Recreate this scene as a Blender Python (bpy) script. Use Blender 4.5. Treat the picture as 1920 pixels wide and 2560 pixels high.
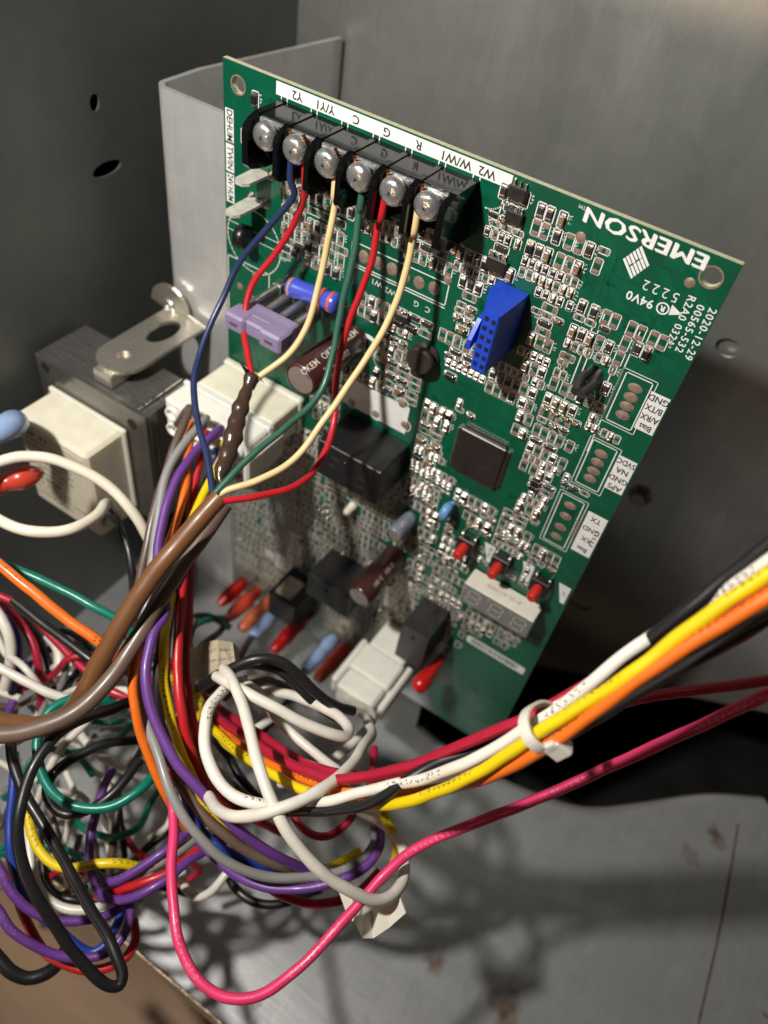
import bpy, math, random
import numpy as np
from mathutils import Matrix, Vector

for o in list(bpy.data.objects):
    bpy.data.objects.remove(o)
scn = bpy.context.scene
col = scn.collection

# ------------------------------------------------------------------ camera
# world: X along the board's top edge, Y into the cabinet, Z up; metres.
# The board's front face is the plane y = 0, its upper left corner the origin.
FPX = 1960.0
CAM = np.array([0.14486062, -0.16720417, 0.07482405])
ROT = np.array([[0.8341077, 0.53610961, 0.12981073],
                [0.47434487, -0.57702516, -0.66486007],
                [-0.28153381, 0.61613996, -0.73560197]])   # rows: right, down, forward
cam_d = bpy.data.cameras.new('camera')
cam = bpy.data.objects.new('camera', cam_d)
col.objects.link(cam)
m = Matrix.Identity(4)
for i in range(3):
    m[i][0] = ROT[0][i]
    m[i][1] = -ROT[1][i]
    m[i][2] = -ROT[2][i]
    m[i][3] = CAM[i]
cam.matrix_world = m
cam_d.sensor_width = 36.0
cam_d.lens = 36.0 * FPX / 2560.0
cam_d.clip_start = 0.005
cam_d.clip_end = 20.0
cam_d.dof.use_dof = True
cam_d.dof.focus_distance = 0.186
cam_d.dof.aperture_fstop = 12.0
scn.camera = cam
scn.render.resolution_x = 768
scn.render.resolution_y = 1024

# ------------------------------------------------------------------ light
w = bpy.data.worlds.new('World')
scn.world = w
w.use_nodes = True
w.node_tree.nodes['Background'].inputs[0].default_value = (1.0, 0.88, 0.76, 1)
w.node_tree.nodes['Background'].inputs[1].default_value = 0.011


def lamp(name, loc, target, size, watts, colour):
    d = bpy.data.lights.new(name, 'AREA')
    d.shape = 'DISK'
    d.size = size
    d.energy = watts
    d.color = colour
    o = bpy.data.objects.new(name, d)
    col.objects.link(o)
    o.location = loc
    o.rotation_euler = (Vector(target) - Vector(loc)).to_track_quat('-Z', 'Y').to_euler()
    return o


# a torch held up and to the left of the lens, and the dim bulb of the room behind the photographer
lamp('torch', (0.008, -0.215, 0.168), (0.07, 0.0, -0.10), 0.018, 1.42, (1.0, 0.955, 0.89))
lamp('room_bulb', (-0.16, -1.05, -0.18), (0.08, 0.1, 0.0), 0.22, 0.6, (1.0, 0.68, 0.42))

scn.view_settings.view_transform = 'Standard'
scn.view_settings.look = 'None'
scn.view_settings.exposure = 0.0
scn.view_settings.gamma = 1.0
scn.view_settings.use_curve_mapping = False

rnd = random.Random(7)

# ------------------------------------------------------------------ pixel -> place (photo is 1920 x 2560)
KIN = np.array([[1 / FPX, 0, -960 / FPX], [0, 1 / FPX, -1280 / FPX], [0, 0, 1]])
TR = -ROT @ CAM


def ray(px):
    return ROT.T @ (KIN @ np.array([px[0], px[1], 1.0]))


def aty(px, y):
    d = ray(px)
    return CAM + (y - CAM[1]) / d[1] * d


def atz(px, z):
    d = ray(px)
    return CAM + (z - CAM[2]) / d[2] * d


def atx(px, x):
    d = ray(px)
    return CAM + (x - CAM[0]) / d[0] * d


def atd(px, py, d):
    return CAM + d * ray((px, py))


def pj(P):
    q = ROT @ np.array(P, float) + TR
    return (FPX * q[0] / q[2] + 960, FPX * q[1] / q[2] + 1280)


# ------------------------------------------------------------------ materials
MATS = {}


def mat(name, colr, rough=0.5, metal=0.0, spec=0.5, coat=0.0, trans=0.0, sss=0.0,
        noise=0.0, nscale=400.0, bump=0.0, bscale=800.0, col2=None, stretch=None, rvar=0.0):
    """plain procedural material: base colour varied by noise, optional bump"""
    if name in MATS:
        return MATS[name]
    mt = bpy.data.materials.new(name)
    mt.use_nodes = True
    nt = mt.node_tree
    b = nt.nodes['Principled BSDF']
    b.inputs['Base Color'].default_value = (*colr, 1)
    b.inputs['Roughness'].default_value = rough
    b.inputs['Metallic'].default_value = metal
    b.inputs['Specular IOR Level'].default_value = spec
    b.inputs['Coat Weight'].default_value = coat
    b.inputs['Coat Roughness'].default_value = 0.15
    if trans:
        b.inputs['Transmission Weight'].default_value = trans
    if sss:
        b.inputs['Subsurface Weight'].default_value = sss
        b.inputs['Subsurface Radius'].default_value = (1.0, 0.75, 0.45)
        b.inputs['Subsurface Scale'].default_value = 0.004
    tc = nt.nodes.new('ShaderNodeTexCoord')
    mp = nt.nodes.new('ShaderNodeMapping')
    nt.links.new(tc.outputs['Object'], mp.inputs[0])
    if stretch:
        mp.inputs['Scale'].default_value = stretch
    if noise or rvar:
        n = nt.nodes.new('ShaderNodeTexNoise')
        n.inputs['Scale'].default_value = nscale
        n.inputs['Detail'].default_value = 5
        nt.links.new(mp.outputs[0], n.inputs['Vector'])
        if noise:
            mx = nt.nodes.new('ShaderNodeMix')
            mx.data_type = 'RGBA'
            c2 = col2 if col2 else tuple(c * (1 - noise) for c in colr)
            c1 = colr if col2 else tuple(min(1, c * (1 + noise)) for c in colr)
            rp = nt.nodes.new('ShaderNodeValToRGB')
            rp.color_ramp.elements[0].position = 0.33
            rp.color_ramp.elements[1].position = 0.67
            nt.links.new(n.outputs['Fac'], rp.inputs[0])
            nt.links.new(rp.outputs[0], mx.inputs[0])
            mx.inputs[6].default_value = (*c1, 1)
            mx.inputs[7].default_value = (*c2, 1)
            nt.links.new(mx.outputs[2], b.inputs['Base Color'])
        if rvar:
            mr = nt.nodes.new('ShaderNodeMapRange')
            mr.inputs[1].default_value = 0.3
            mr.inputs[2].default_value = 0.7
            mr.inputs[3].default_value = max(0.03, rough - rvar)
            mr.inputs[4].default_value = rough + rvar
            nt.links.new(n.outputs['Fac'], mr.inputs[0])
            nt.links.new(mr.outputs[0], b.inputs['Roughness'])
    if bump:
        n2 = nt.nodes.new('ShaderNodeTexNoise')
        n2.inputs['Scale'].default_value = bscale
        n2.inputs['Detail'].default_value = 4
        nt.links.new(mp.outputs[0], n2.inputs['Vector'])
        bp = nt.nodes.new('ShaderNodeBump')
        bp.inputs['Strength'].default_value = bump
        bp.inputs['Distance'].default_value = 0.0004
        nt.links.new(n2.outputs['Fac'], bp.inputs['Height'])
        nt.links.new(bp.outputs[0], b.inputs['Normal'])
    MATS[name] = mt
    return mt


def printed(name, base, ink, rough=0.42):
    """insulated wire with a row of small printed marks along one side (tube UV: u metres, v round)"""
    mt = mat(name, base, rough, noise=0.06, nscale=150, coat=0.15, bump=0.12, bscale=500)
    nt = mt.node_tree
    b = nt.nodes['Principled BSDF']
    uv = nt.nodes.new('ShaderNodeUVMap')
    sp = nt.nodes.new('ShaderNodeSeparateXYZ')
    nt.links.new(uv.outputs[0], sp.inputs[0])
    cb = nt.nodes.new('ShaderNodeCombineXYZ')

    def mth(op, a, v=None, c=None):
        n = nt.nodes.new('ShaderNodeMath')
        n.operation = op
        for i, s in enumerate((a, v, c)):
            if s is None:
                continue
            if isinstance(s, (int, float)):
                n.inputs[i].default_value = s
            else:
                nt.links.new(s, n.inputs[i])
        return n.outputs[0]
    nt.links.new(mth('MULTIPLY', sp.outputs[0], 1100), cb.inputs[0])
    nt.links.new(mth('MULTIPLY', sp.outputs[1], 9), cb.inputs[1])
    no = nt.nodes.new('ShaderNodeTexNoise')
    no.inputs['Scale'].default_value = 1.6
    no.inputs['Detail'].default_value = 0
    nt.links.new(cb.outputs[0], no.inputs['Vector'])
    glyph = mth('GREATER_THAN', no.outputs['Fac'], 0.53)
    band = mth('LESS_THAN', mth('ABSOLUTE', mth('SUBTRACT', sp.outputs[1], 0.5)), 0.075)
    seg = mth('LESS_THAN', mth('FRACT', mth('MULTIPLY', sp.outputs[0], 26.0)), 0.42)
    cell = mth('LESS_THAN', mth('FRACT', mth('MULTIPLY', sp.outputs[0], 620.0)), 0.72)
    f = mth('MULTIPLY', mth('MULTIPLY', glyph, band), mth('MULTIPLY', seg, cell))
    mx = nt.nodes.new('ShaderNodeMix')
    mx.data_type = 'RGBA'
    src = b.inputs['Base Color'].links[0].from_socket
    nt.links.new(mth('MULTIPLY', f, 0.75), mx.inputs[0])
    nt.links.new(src, mx.inputs[6])
    mx.inputs[7].default_value = (*ink, 1)
    nt.links.new(mx.outputs[2], b.inputs['Base Color'])
    return mt


# ------------------------------------------------------------------ mesh helpers
class MB:
    def __init__(self):
        self.v, self.f, self.mi, self.sm, self.uv = [], [], [], [], {}

    def add(self, vs, fs, mi=0, smooth=False):
        o = len(self.v)
        self.v += [tuple(map(float, p)) for p in vs]
        for f in fs:
            self.f.append(tuple(i + o for i in f))
            self.mi.append(mi)
            self.sm.append(smooth)
        return o

    def box(self, lo, hi, ch=0.0, mi=0):
        lo, hi = np.minimum(lo, hi), np.maximum(lo, hi)
        if ch <= 0:
            x0, y0, z0 = lo
            x1, y1, z1 = hi
            vs = [(x0, y0, z0), (x1, y0, z0), (x1, y1, z0), (x0, y1, z0), (x0, y0, z1), (x1, y0, z1), (x1, y1, z1), (x0, y1, z1)]
            fs = [(0, 3, 2, 1), (4, 5, 6, 7), (0, 1, 5, 4), (1, 2, 6, 5), (2, 3, 7, 6), (3, 0, 4, 7)]
            self.add(vs, fs, mi)
            return
        ch = min(ch, 0.45 * float(min(hi - lo)))
        vs, idx = [], {}
        for c in range(8):
            s = [(c >> k) & 1 for k in range(3)]
            for a in range(3):
                p = [0, 0, 0]
                for k in range(3):
                    e = hi[k] if s[k] else lo[k]
                    p[k] = e if k == a else (e - ch if s[k] else e + ch)
                idx[(c, a)] = len(vs)
                vs.append(p)
        fs = []
        for a in range(3):
            b, d = (a + 1) % 3, (a + 2) % 3
            for s in (0, 1):
                q = []
                for (i, j) in ((0, 0), (1, 0), (1, 1), (0, 1)):
                    q.append(idx[((s << a) | (i << b) | (j << d), a)])
                fs.append(tuple(q) if s else tuple(q[::-1]))
        for a in range(3):
            b, d = (a + 1) % 3, (a + 2) % 3
            for i in (0, 1):
                for j in (0, 1):
                    c0 = (i << b) | (j << d)
                    c1 = c0 | (1 << a)
                    fs.append((idx[(c0, b)], idx[(c1, b)], idx[(c1, d)], idx[(c0, d)]))
        for c in range(8):
            fs.append((idx[(c, 0)], idx[(c, 1)], idx[(c, 2)]))
        self.add(vs, fs, mi)

    def prism(self, poly, axis, a0, a1, mi=0):
        """poly: list of 2-D points in the two other axes (order x,y,z without axis)"""
        ot = [k for k in range(3) if k != axis]
        vs = []
        for a in (a0, a1):
            for p in poly:
                q = [0, 0, 0]
                q[axis] = a
                q[ot[0]], q[ot[1]] = p
                vs.append(q)
        n = len(poly)
        fs = [tuple(range(n))[::-1], tuple(range(n, 2 * n))]
        for i in range(n):
            fs.append((i, (i + 1) % n, n + (i + 1) % n, n + i))
        self.add(vs, fs, mi)

    def tube(self, pts, rad, sides=10, caps=True, mi=0, smooth=True, uv=False):
        pts = [np.array(p, float) for p in pts]
        if uv:      # wires: slight waviness and unevenness of real insulation
            ph = [rnd.uniform(0, 6.28) for _ in range(6)]
            fr = [rnd.uniform(90, 190) for _ in range(3)] + [rnd.uniform(350, 700) for _ in range(3)]
            s_ = 0.0
            r0 = rad
            rad = []
            q_ = []
            for i, p in enumerate(pts):
                if i:
                    s_ += np.linalg.norm(pts[i] - pts[i - 1])
                q_.append(p + np.array([0.00016 * math.sin(fr[k] * s_ + ph[k]) + 0.00005 * math.sin(fr[k + 3] * s_ + ph[k + 3]) for k in range(3)]))
                rad.append(r0 * (1 + 0.018 * math.sin(fr[3] * 0.7 * s_ + ph[4]) + 0.012 * math.sin(fr[4] * 1.7 * s_)))
            pts = q_
        n = len(pts)
        rad = [rad] * n if isinstance(rad, (int, float)) else list(rad)
        T = [pts[min(i + 1, n - 1)] - pts[max(i - 1, 0)] for i in range(n)]
        T = [t / (np.linalg.norm(t) + 1e-12) for t in T]
        ref = CAM - pts[0]
        ref = ref / np.linalg.norm(ref)
        U = ref - T[0] * (ref @ T[0])
        U /= np.linalg.norm(U) + 1e-12
        vs, us = [], []
        s = 0.0
        for i in range(n):
            if i:
                s += np.linalg.norm(pts[i] - pts[i - 1])
                U = U - T[i] * (U @ T[i])
                U /= np.linalg.norm(U) + 1e-12
            V = np.cross(T[i], U)
            for k in range(sides):
                a = 2 * math.pi * k / sides
                vs.append(pts[i] - rad[i] * (math.cos(a) * U + math.sin(a) * V))
            us.append(s)
        fs = []
        uvs = []
        for i in range(n - 1):
            for k in range(sides):
                k2 = (k + 1) % sides
                fs.append((i * sides + k, i * sides + k2, (i + 1) * sides + k2, (i + 1) * sides + k))
                uvs.append([(us[i], k / sides), (us[i], (k + 1) / sides), (us[i + 1], (k + 1) / sides), (us[i + 1], k / sides)])
        fo = len(self.f)
        self.add(vs, fs, mi, smooth)
        if uv:
            for i, q in enumerate(uvs):
                self.uv[fo + i] = q
        if caps:
            self.add(vs[:sides], [tuple(range(sides))[::-1]], mi)
            self.add(vs[-sides:], [tuple(range(sides))], mi)

    def lathe(self, c, axis, prof, sides=20, mi=0, smooth=True, cap0=True, cap1=True):
        """prof: list of (distance along axis, radius)"""
        c = np.array(c, float)
        ax = np.array(axis, float)
        ax /= np.linalg.norm(ax)
        r = np.array([1, 0, 0]) if abs(ax[0]) < 0.9 else np.array([0, 0, 1.0])
        U = r - ax * (r @ ax)
        U /= np.linalg.norm(U)
        V = np.cross(ax, U)
        vs = []
        for (h, ra) in prof:
            for k in range(sides):
                a = 2 * math.pi * k / sides
                vs.append(c + ax * h + ra * (math.cos(a) * U + math.sin(a) * V))
        fs = []
        for i in range(len(prof) - 1):
            for k in range(sides):
                k2 = (k + 1) % sides
                fs.append((i * sides + k, i * sides + k2, (i + 1) * sides + k2, (i + 1) * sides + k))
        self.add(vs, fs, mi, smooth)
        n = len(prof)
        if cap0:
            self.add(vs[:sides], [tuple(range(sides))[::-1]], mi)
        if cap1:
            self.add(vs[-sides:], [tuple(range(sides))], mi)

    def mesh(self, name, mats):
        me = bpy.data.meshes.new(name)
        me.from_pydata(self.v, [], self.f)
        mats = mats if isinstance(mats, (list, tuple)) else [mats]
        for q in mats:
            me.materials.append(q)
        me.polygons.foreach_set('material_index', self.mi)
        me.polygons.foreach_set('use_smooth', self.sm)
        if self.uv:
            l = me.uv_layers.new(name='UVMap')
            for fi, q in self.uv.items():
                p = me.polygons[fi]
                for k, li in enumerate(p.loop_indices):
                    l.data[li].uv = q[k]
        me.update()
        return me

    def build(self, name, mats, parent=None, loc=None):
        o = bpy.data.objects.new(name, self.mesh(name, mats))
        col.objects.link(o)
        if loc is not None:
            o.location = loc
        if parent:
            o.parent = parent
            o.matrix_parent_inverse = Matrix.Translation(parent.location).inverted()
        return o


def tag(o, label, cat, group=None, kind=None):
    if label:
        o['label'] = label
    if cat:
        o['category'] = cat
    if group:
        o['group'] = group
    if kind:
        o['kind'] = kind
    return o


def thing(name, label, cat, loc=(0, 0, 0), group=None):
    o = bpy.data.objects.new(name, None)
    col.objects.link(o)
    o.location = loc
    o.empty_display_size = 0.01
    return tag(o, label, cat, group)


def spline(P, step=0.0014):
    """centripetal-ish Catmull-Rom through P, evenly resampled"""
    P = [np.array(p, float) for p in P]
    if len(P) == 2:
        P = [P[0], (P[0] + P[1]) / 2, P[1]]
    Q = [2 * P[0] - P[1]] + P + [2 * P[-1] - P[-2]]
    out = []
    for i in range(1, len(Q) - 2):
        p0, p1, p2, p3 = Q[i - 1], Q[i], Q[i + 1], Q[i + 2]
        n = max(3, int(np.linalg.norm(p2 - p1) / step))
        d = [max(1e-6, np.linalg.norm(b - a)) ** 0.5 for a, b in ((p0, p1), (p1, p2), (p2, p3))]
        t0, t1 = 0, d[0]
        t2 = t1 + d[1]
        t3 = t2 + d[2]
        for k in range(n):
            t = t1 + (t2 - t1) * k / n
            A1 = (t1 - t) / (t1 - t0) * p0 + (t - t0) / (t1 - t0) * p1
            A2 = (t2 - t) / (t2 - t1) * p1 + (t - t1) / (t2 - t1) * p2
            A3 = (t3 - t) / (t3 - t2) * p2 + (t - t2) / (t3 - t2) * p3
            B1 = (t2 - t) / (t2 - t0) * A1 + (t - t0) / (t2 - t0) * A2
            B2 = (t3 - t) / (t3 - t1) * A2 + (t - t1) / (t3 - t1) * A3
            out.append((t2 - t) / (t2 - t1) * B1 + (t - t1) / (t2 - t1) * B2)
    out.append(P[-1])
    return out


def text_mesh(body, size, spacing=1.0, bold=0.0, align='CENTER'):
    cu = bpy.data.curves.new('lettering', 'FONT')
    cu.body = body
    cu.size = size
    cu.align_x = align
    cu.align_y = 'CENTER'
    cu.space_character = spacing
    cu.offset = bold
    cu.resolution_u = 2
    o = bpy.data.objects.new('lettering', cu)
    me = bpy.data.meshes.new_from_object(o)
    bpy.data.objects.remove(o)
    V = [tuple(v.co) for v in me.vertices]
    F = [tuple(p.vertices) for p in me.polygons]
    bpy.data.meshes.remove(me)
    return V, F


def put_text(mb, body, u, v, size, y, rot=180, spacing=1.0, bold=0.0, sx=1.0, mi=0):
    """letters on the board; u,v in metres from the board's upper left; rot 180 = upside down, 90 = reading down"""
    V, F = text_mesh(body, size, spacing, bold)
    out = []
    for (x, yy, _) in V:
        x *= sx
        if rot == 180:
            out.append((u - x, y, -v - yy))
        elif rot == 90:
            out.append((u + yy, y, -v - x))
        else:
            out.append((u + x, y, -v + yy))
    mb.add(out, F, mi)


# palette ------------------------------------------------------------
M_mask = mat('solder_mask_green', (0.0, 0.080, 0.039), 0.34, spec=0.5, coat=0.15, noise=0.2, nscale=60, bump=0.05, bscale=900)
M_edge = mat('glass_epoxy_edge', (0.52, 0.50, 0.34), 0.6, noise=0.12, nscale=900)
M_silk = mat('silkscreen_white', (0.78, 0.78, 0.75), 0.55, noise=0.06, nscale=700)
M_ink = mat('label_ink_black', (0.03, 0.03, 0.03), 0.6)
M_tin = mat('tinned_solder', (0.40, 0.365, 0.32), 0.30, metal=1.0, noise=0.1, nscale=900, bump=0.35, bscale=1400)
M_pad = mat('bare_copper_pad', (0.34, 0.24, 0.19), 0.42, metal=0.4, noise=0.2, nscale=900, bump=0.3, bscale=1200)
M_steel = mat('plated_screw_steel', (0.78, 0.78, 0.77), 0.20, metal=0.88, bump=0.45, bscale=600, rvar=0.10, nscale=500)
M_black = mat('black_moulded_plastic', (0.010, 0.010, 0.011), 0.32, spec=0.5, noise=0.2, nscale=700, bump=0.06, bscale=1500)
M_blockplas = mat('black_glossy_thermoset', (0.004, 0.004, 0.005), 0.13, spec=0.35, bump=0.03, bscale=700)
M_chip = mat('black_chip_epoxy', (0.022, 0.018, 0.017), 0.34, noise=0.25, nscale=500, bump=0.1, bscale=2500)
M_resbody = mat('chip_resistor_film', (0.035, 0.030, 0.028), 0.3, coat=0.3)
M_capbody = mat('chip_capacitor_ceramic', (0.30, 0.18, 0.09), 0.45, noise=0.25, nscale=300)
M_nylon = mat('natural_nylon', (0.80, 0.75, 0.60), 0.42, sss=0.35, noise=0.05, nscale=200, bump=0.05, bscale=600)
M_nylonw = mat('milky_nylon', (0.84, 0.82, 0.74), 0.38, sss=0.35, noise=0.04, nscale=200, bump=0.04, bscale=600)
M_galv = mat('galvanised_sheet', (0.42, 0.42, 0.40), 0.42, metal=0.75, noise=0.14, nscale=90, rvar=0.09, bump=0.10, bscale=260)

# ================================================================== SETTING
W_B, H_B, T_B = 0.137, 0.224, 0.0016
XS, YBK, ZF, YFR = -0.0574, 0.110, -0.250, -0.1315      # side wall, back wall, floor, floor's front edge


def sheet_mat(name, base, rough, metal, streak, rust=None, scuff=0.0):
    mt = mat(name, base, rough, metal=metal, noise=0.07, nscale=30, rvar=0.07, bump=0.14, bscale=170, stretch=streak)
    nt = mt.node_tree
    b = nt.nodes['Principled BSDF']
    src = b.inputs['Base Color'].links[0].from_socket
    tc = nt.nodes.new('ShaderNodeTexCoord')
    # zinc spangle: faint crystal cells, and fine scratches
    vo = nt.nodes.new('ShaderNodeTexVoronoi')
    vo.inputs['Scale'].default_value = 150
    nt.links.new(tc.outputs['Object'], vo.inputs['Vector'])
    bw_ = nt.nodes.new('ShaderNodeRGBToBW')
    nt.links.new(vo.outputs['Color'], bw_.inputs[0])
    mpv = nt.nodes.new('ShaderNodeMapRange')
    mpv.inputs[3].default_value = 0.94
    mpv.inputs[4].default_value = 1.05
    nt.links.new(bw_.outputs[0], mpv.inputs[0])
    mps = nt.nodes.new('ShaderNodeMapping')
    mps.inputs['Scale'].default_value = (900, 60, 60)
    mps.inputs['Rotation'].default_value = (0.3, 0.5, 0.9)
    nt.links.new(tc.outputs['Object'], mps.inputs[0])
    ns = nt.nodes.new('ShaderNodeTexNoise')
    ns.inputs['Scale'].default_value = 1.0
    ns.inputs['Detail'].default_value = 2
    nt.links.new(mps.outputs[0], ns.inputs['Vector'])
    mpx = nt.nodes.new('ShaderNodeMapRange')
    mpx.inputs[1].default_value = 0.35
    mpx.inputs[2].default_value = 0.75
    mpx.inputs[3].default_value = 0.97
    mpx.inputs[4].default_value = 1.06
    nt.links.new(ns.outputs['Fac'], mpx.inputs[0])
    mm_ = nt.nodes.new('ShaderNodeMath')
    mm_.operation = 'MULTIPLY'
    nt.links.new(mpv.outputs[0], mm_.inputs[0])
    nt.links.new(mpx.outputs[0], mm_.inputs[1])
    vm = nt.nodes.new('ShaderNodeVectorMath')
    vm.operation = 'SCALE'
    nt.links.new(src, vm.inputs[0])
    nt.links.new(mm_.outputs[0], vm.inputs['Scale'])
    src = vm.outputs[0]
    if scuff:
        n = nt.nodes.new('ShaderNodeTexNoise')
        n.inputs['Scale'].default_value = 260
        n.inputs['Detail'].default_value = 6
        nt.links.new(tc.outputs['Object'], n.inputs['Vector'])
        r = nt.nodes.new('ShaderNodeValToRGB')
        r.color_ramp.elements[0].position = 0.62
        r.color_ramp.elements[1].position = 0.74
        r.color_ramp.elements[1].color = (scuff, scuff, scuff, 1)
        nt.links.new(n.outputs['Fac'], r.inputs[0])
        mx = nt.nodes.new('ShaderNodeMix')
        mx.data_type = 'RGBA'
        nt.links.new(r.outputs[0], mx.inputs[0])
        nt.links.new(src, mx.inputs[6])
        mx.inputs[7].default_value = (0.72, 0.70, 0.66, 1)
        src = mx.outputs[2]
    for (rx, ry, rad) in (rust or ()):
        # a corroded patch: distance from the spot broken up by noise
        dn = nt.nodes.new('ShaderNodeVectorMath')
        dn.operation = 'DISTANCE'
        nt.links.new(tc.outputs['Object'], dn.inputs[0])
        dn.inputs[1].default_value = (rx, ry, -0.25)
        n = nt.nodes.new('ShaderNodeTexNoise')
        n.inputs['Scale'].default_value = 0.9 / rad
        n.inputs['Detail'].default_value = 7
        n.inputs['Roughness'].default_value = 0.66
        nt.links.new(tc.outputs['Object'], n.inputs['Vector'])
        mr = nt.nodes.new('ShaderNodeMapRange')
        mr.inputs[1].default_value = 0.0
        mr.inputs[2].default_value = rad
        mr.inputs[3].default_value = 0.16
        mr.inputs[4].default_value = -0.22
        nt.links.new(dn.outputs['Value'], mr.inputs[0])
        ad = nt.nodes.new('ShaderNodeMath')
        nt.links.new(n.outputs['Fac'], ad.inputs[0])
        nt.links.new(mr.outputs[0], ad.inputs[1])
        r = nt.nodes.new('ShaderNodeValToRGB')
        r.color_ramp.elements[0].position = 0.54
        r.color_ramp.elements[1].position = 0.74
        r.color_ramp.elements[1].color = (0.9, 0.9, 0.9, 1)
        nt.links.new(ad.outputs[0], r.inputs[0])
        mx = nt.nodes.new('ShaderNodeMix')
        mx.data_type = 'RGBA'
        nt.links.new(r.outputs[0], mx.inputs[0])
        nt.links.new(src, mx.inputs[6])
        mx.inputs[7].default_value = (0.20, 0.095, 0.028, 1)
        src = mx.outputs[2]
    nt.links.new(src, b.inputs['Base Color'])
    return mt


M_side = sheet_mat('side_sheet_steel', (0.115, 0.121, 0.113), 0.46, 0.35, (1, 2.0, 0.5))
M_back = sheet_mat('back_sheet_steel', (0.52, 0.515, 0.49), 0.34, 0.78, (1.6, 1, 0.35), scuff=0.12)
M_floor = sheet_mat('floor_sheet_steel', (0.56, 0.57, 0.575), 0.34, 0.68, (0.25, 2.2, 1), rust=((0.2344, 0.0400, 0.015), (0.2305, 0.024, 0.013), (0.186, -0.072, 0.016), (0.160, -0.073, 0.012), (0.109, -0.1227, 0.008), (0.272, -0.0176, 0.006)), scuff=0.12)
M_brkt = sheet_mat('bracket_steel', (0.78, 0.775, 0.76), 0.36, 0.6, (1.3, 1, 1), scuff=0.2)

# floor of the cabinet: sheet with a cut-out at the right that also stands for the board's shadow, folded lip along its front edge
fl = MB()
hole = [atz(p, ZF) for p in ((1060, 1800), (1130, 1856), (1200, 1900), (1300, 1950), (1450, 2004), (1520, 2012), (1620, 2002), (1800, 1978), (1930, 1986))]
hole = spline([np.array([h[0] - 0.001, h[1] - 0.006, 0.0]) for h in hole], 0.004)
pts = [(XS, YFR), (0.40, YFR), (0.40, hole[-1][1] + 0.05)] + [(h[0], h[1]) for h in hole[::-1]] + [(0.094, 0.03), (0.094, YBK), (XS, YBK)]
n = len(pts)
# cut edge rolled down, a shape added to fade the floor into darkness
hb = [(h[0], h[1]) for h in hole]
for k in range(len(hb) - 1):
    q0, q1 = np.array(hb[k]), np.array(hb[k + 1])

    def nrm_(i):
        d_ = np.array(hb[min(i + 1, len(hb) - 1)]) - np.array(hb[max(i - 1, 0)])
        n_ = np.array([-d_[1], d_[0]])
        return n_ / np.linalg.norm(n_)
    n0, n1 = nrm_(k), nrm_(k + 1)
    RR = 0.005
    for s_ in range(6):
        a0, a1 = math.pi / 2 * s_ / 6, math.pi / 2 * (s_ + 1) / 6
        vs_ = []
        for (qq, nn_, aa) in ((q0, n0, a0), (q1, n1, a0), (q1, n1, a1), (q0, n0, a1)):
            e_ = qq + nn_ * RR * math.sin(aa)
            vs_.append((e_[0], e_[1], ZF - RR * (1 - math.cos(aa))))
        fl.add(vs_, [(0, 1, 2, 3)], 0, True)
fl.add([(x, y, ZF) for x, y in pts] + [(x, y, ZF - 0.0009) for x, y in pts],
       [tuple(range(n)), tuple(range(n, 2 * n))[::-1]] + [(i, n + i, n + (i + 1) % n, (i + 1) % n) for i in range(n)])
floor = fl.build('floor', M_floor)
tag(floor, None, None, kind='structure')
lip = MB()
lip.box((XS, YFR - 0.0010, ZF - 0.016), (0.40, YFR - 0.0001, ZF - 0.0002), 0.0003)
M_lip = mat('dimpled_galvanised_lip', (0.55, 0.55, 0.53), 0.22, metal=0.9, noise=0.15, nscale=200, bump=1.0, bscale=330)
lip.build('folded_lip', M_lip, floor)
# seam and weld lines pressed into the floor sheet
sm = MB()
a, b_ = atz((1845, 2060), ZF), atz((1745, 2560), ZF)
sm.tube(spline([(a[0], a[1], ZF + 0.0001), ((a[0] + b_[0]) / 2 + 0.001, (a[1] + b_[1]) / 2, ZF + 0.0001), (b_[0], b_[1], ZF + 0.0001)], 0.01), 0.00045, 6)
sm.build('seam', mat('rusty_seam', (0.10, 0.06, 0.045), 0.7, noise=0.4, nscale=300), floor)

# the cavity under the cut-out, its shade painted as near-black steel
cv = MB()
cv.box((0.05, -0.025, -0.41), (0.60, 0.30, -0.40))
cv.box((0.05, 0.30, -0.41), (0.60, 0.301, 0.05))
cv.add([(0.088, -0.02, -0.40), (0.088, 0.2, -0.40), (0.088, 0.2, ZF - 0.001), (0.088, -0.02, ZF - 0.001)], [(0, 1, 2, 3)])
cvo = cv.build('cavity_floor', mat('cavity_shade_steel', (0.02, 0.02, 0.018), 0.8, spec=0.2, noise=0.3, nscale=40))
tag(cvo, None, None, kind='structure')

# side wall with a hole
from mathutils.geometry import tessellate_polygon


def holed(outer, circles, seg=20):
    loops = [[Vector((x, y, 0)) for x, y in outer]]
    for (cx, cy, rx, ry) in circles:
        loops.append([Vector((cx + rx * math.cos(2 * math.pi * k / seg), cy + ry * math.sin(2 * math.pi * k / seg), 0)) for k in range(seg)][::-1])
    flat = [tuple(v[:2]) for l in loops for v in l]
    return flat, [tuple(f) for f in tessellate_polygon(loops)]


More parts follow.
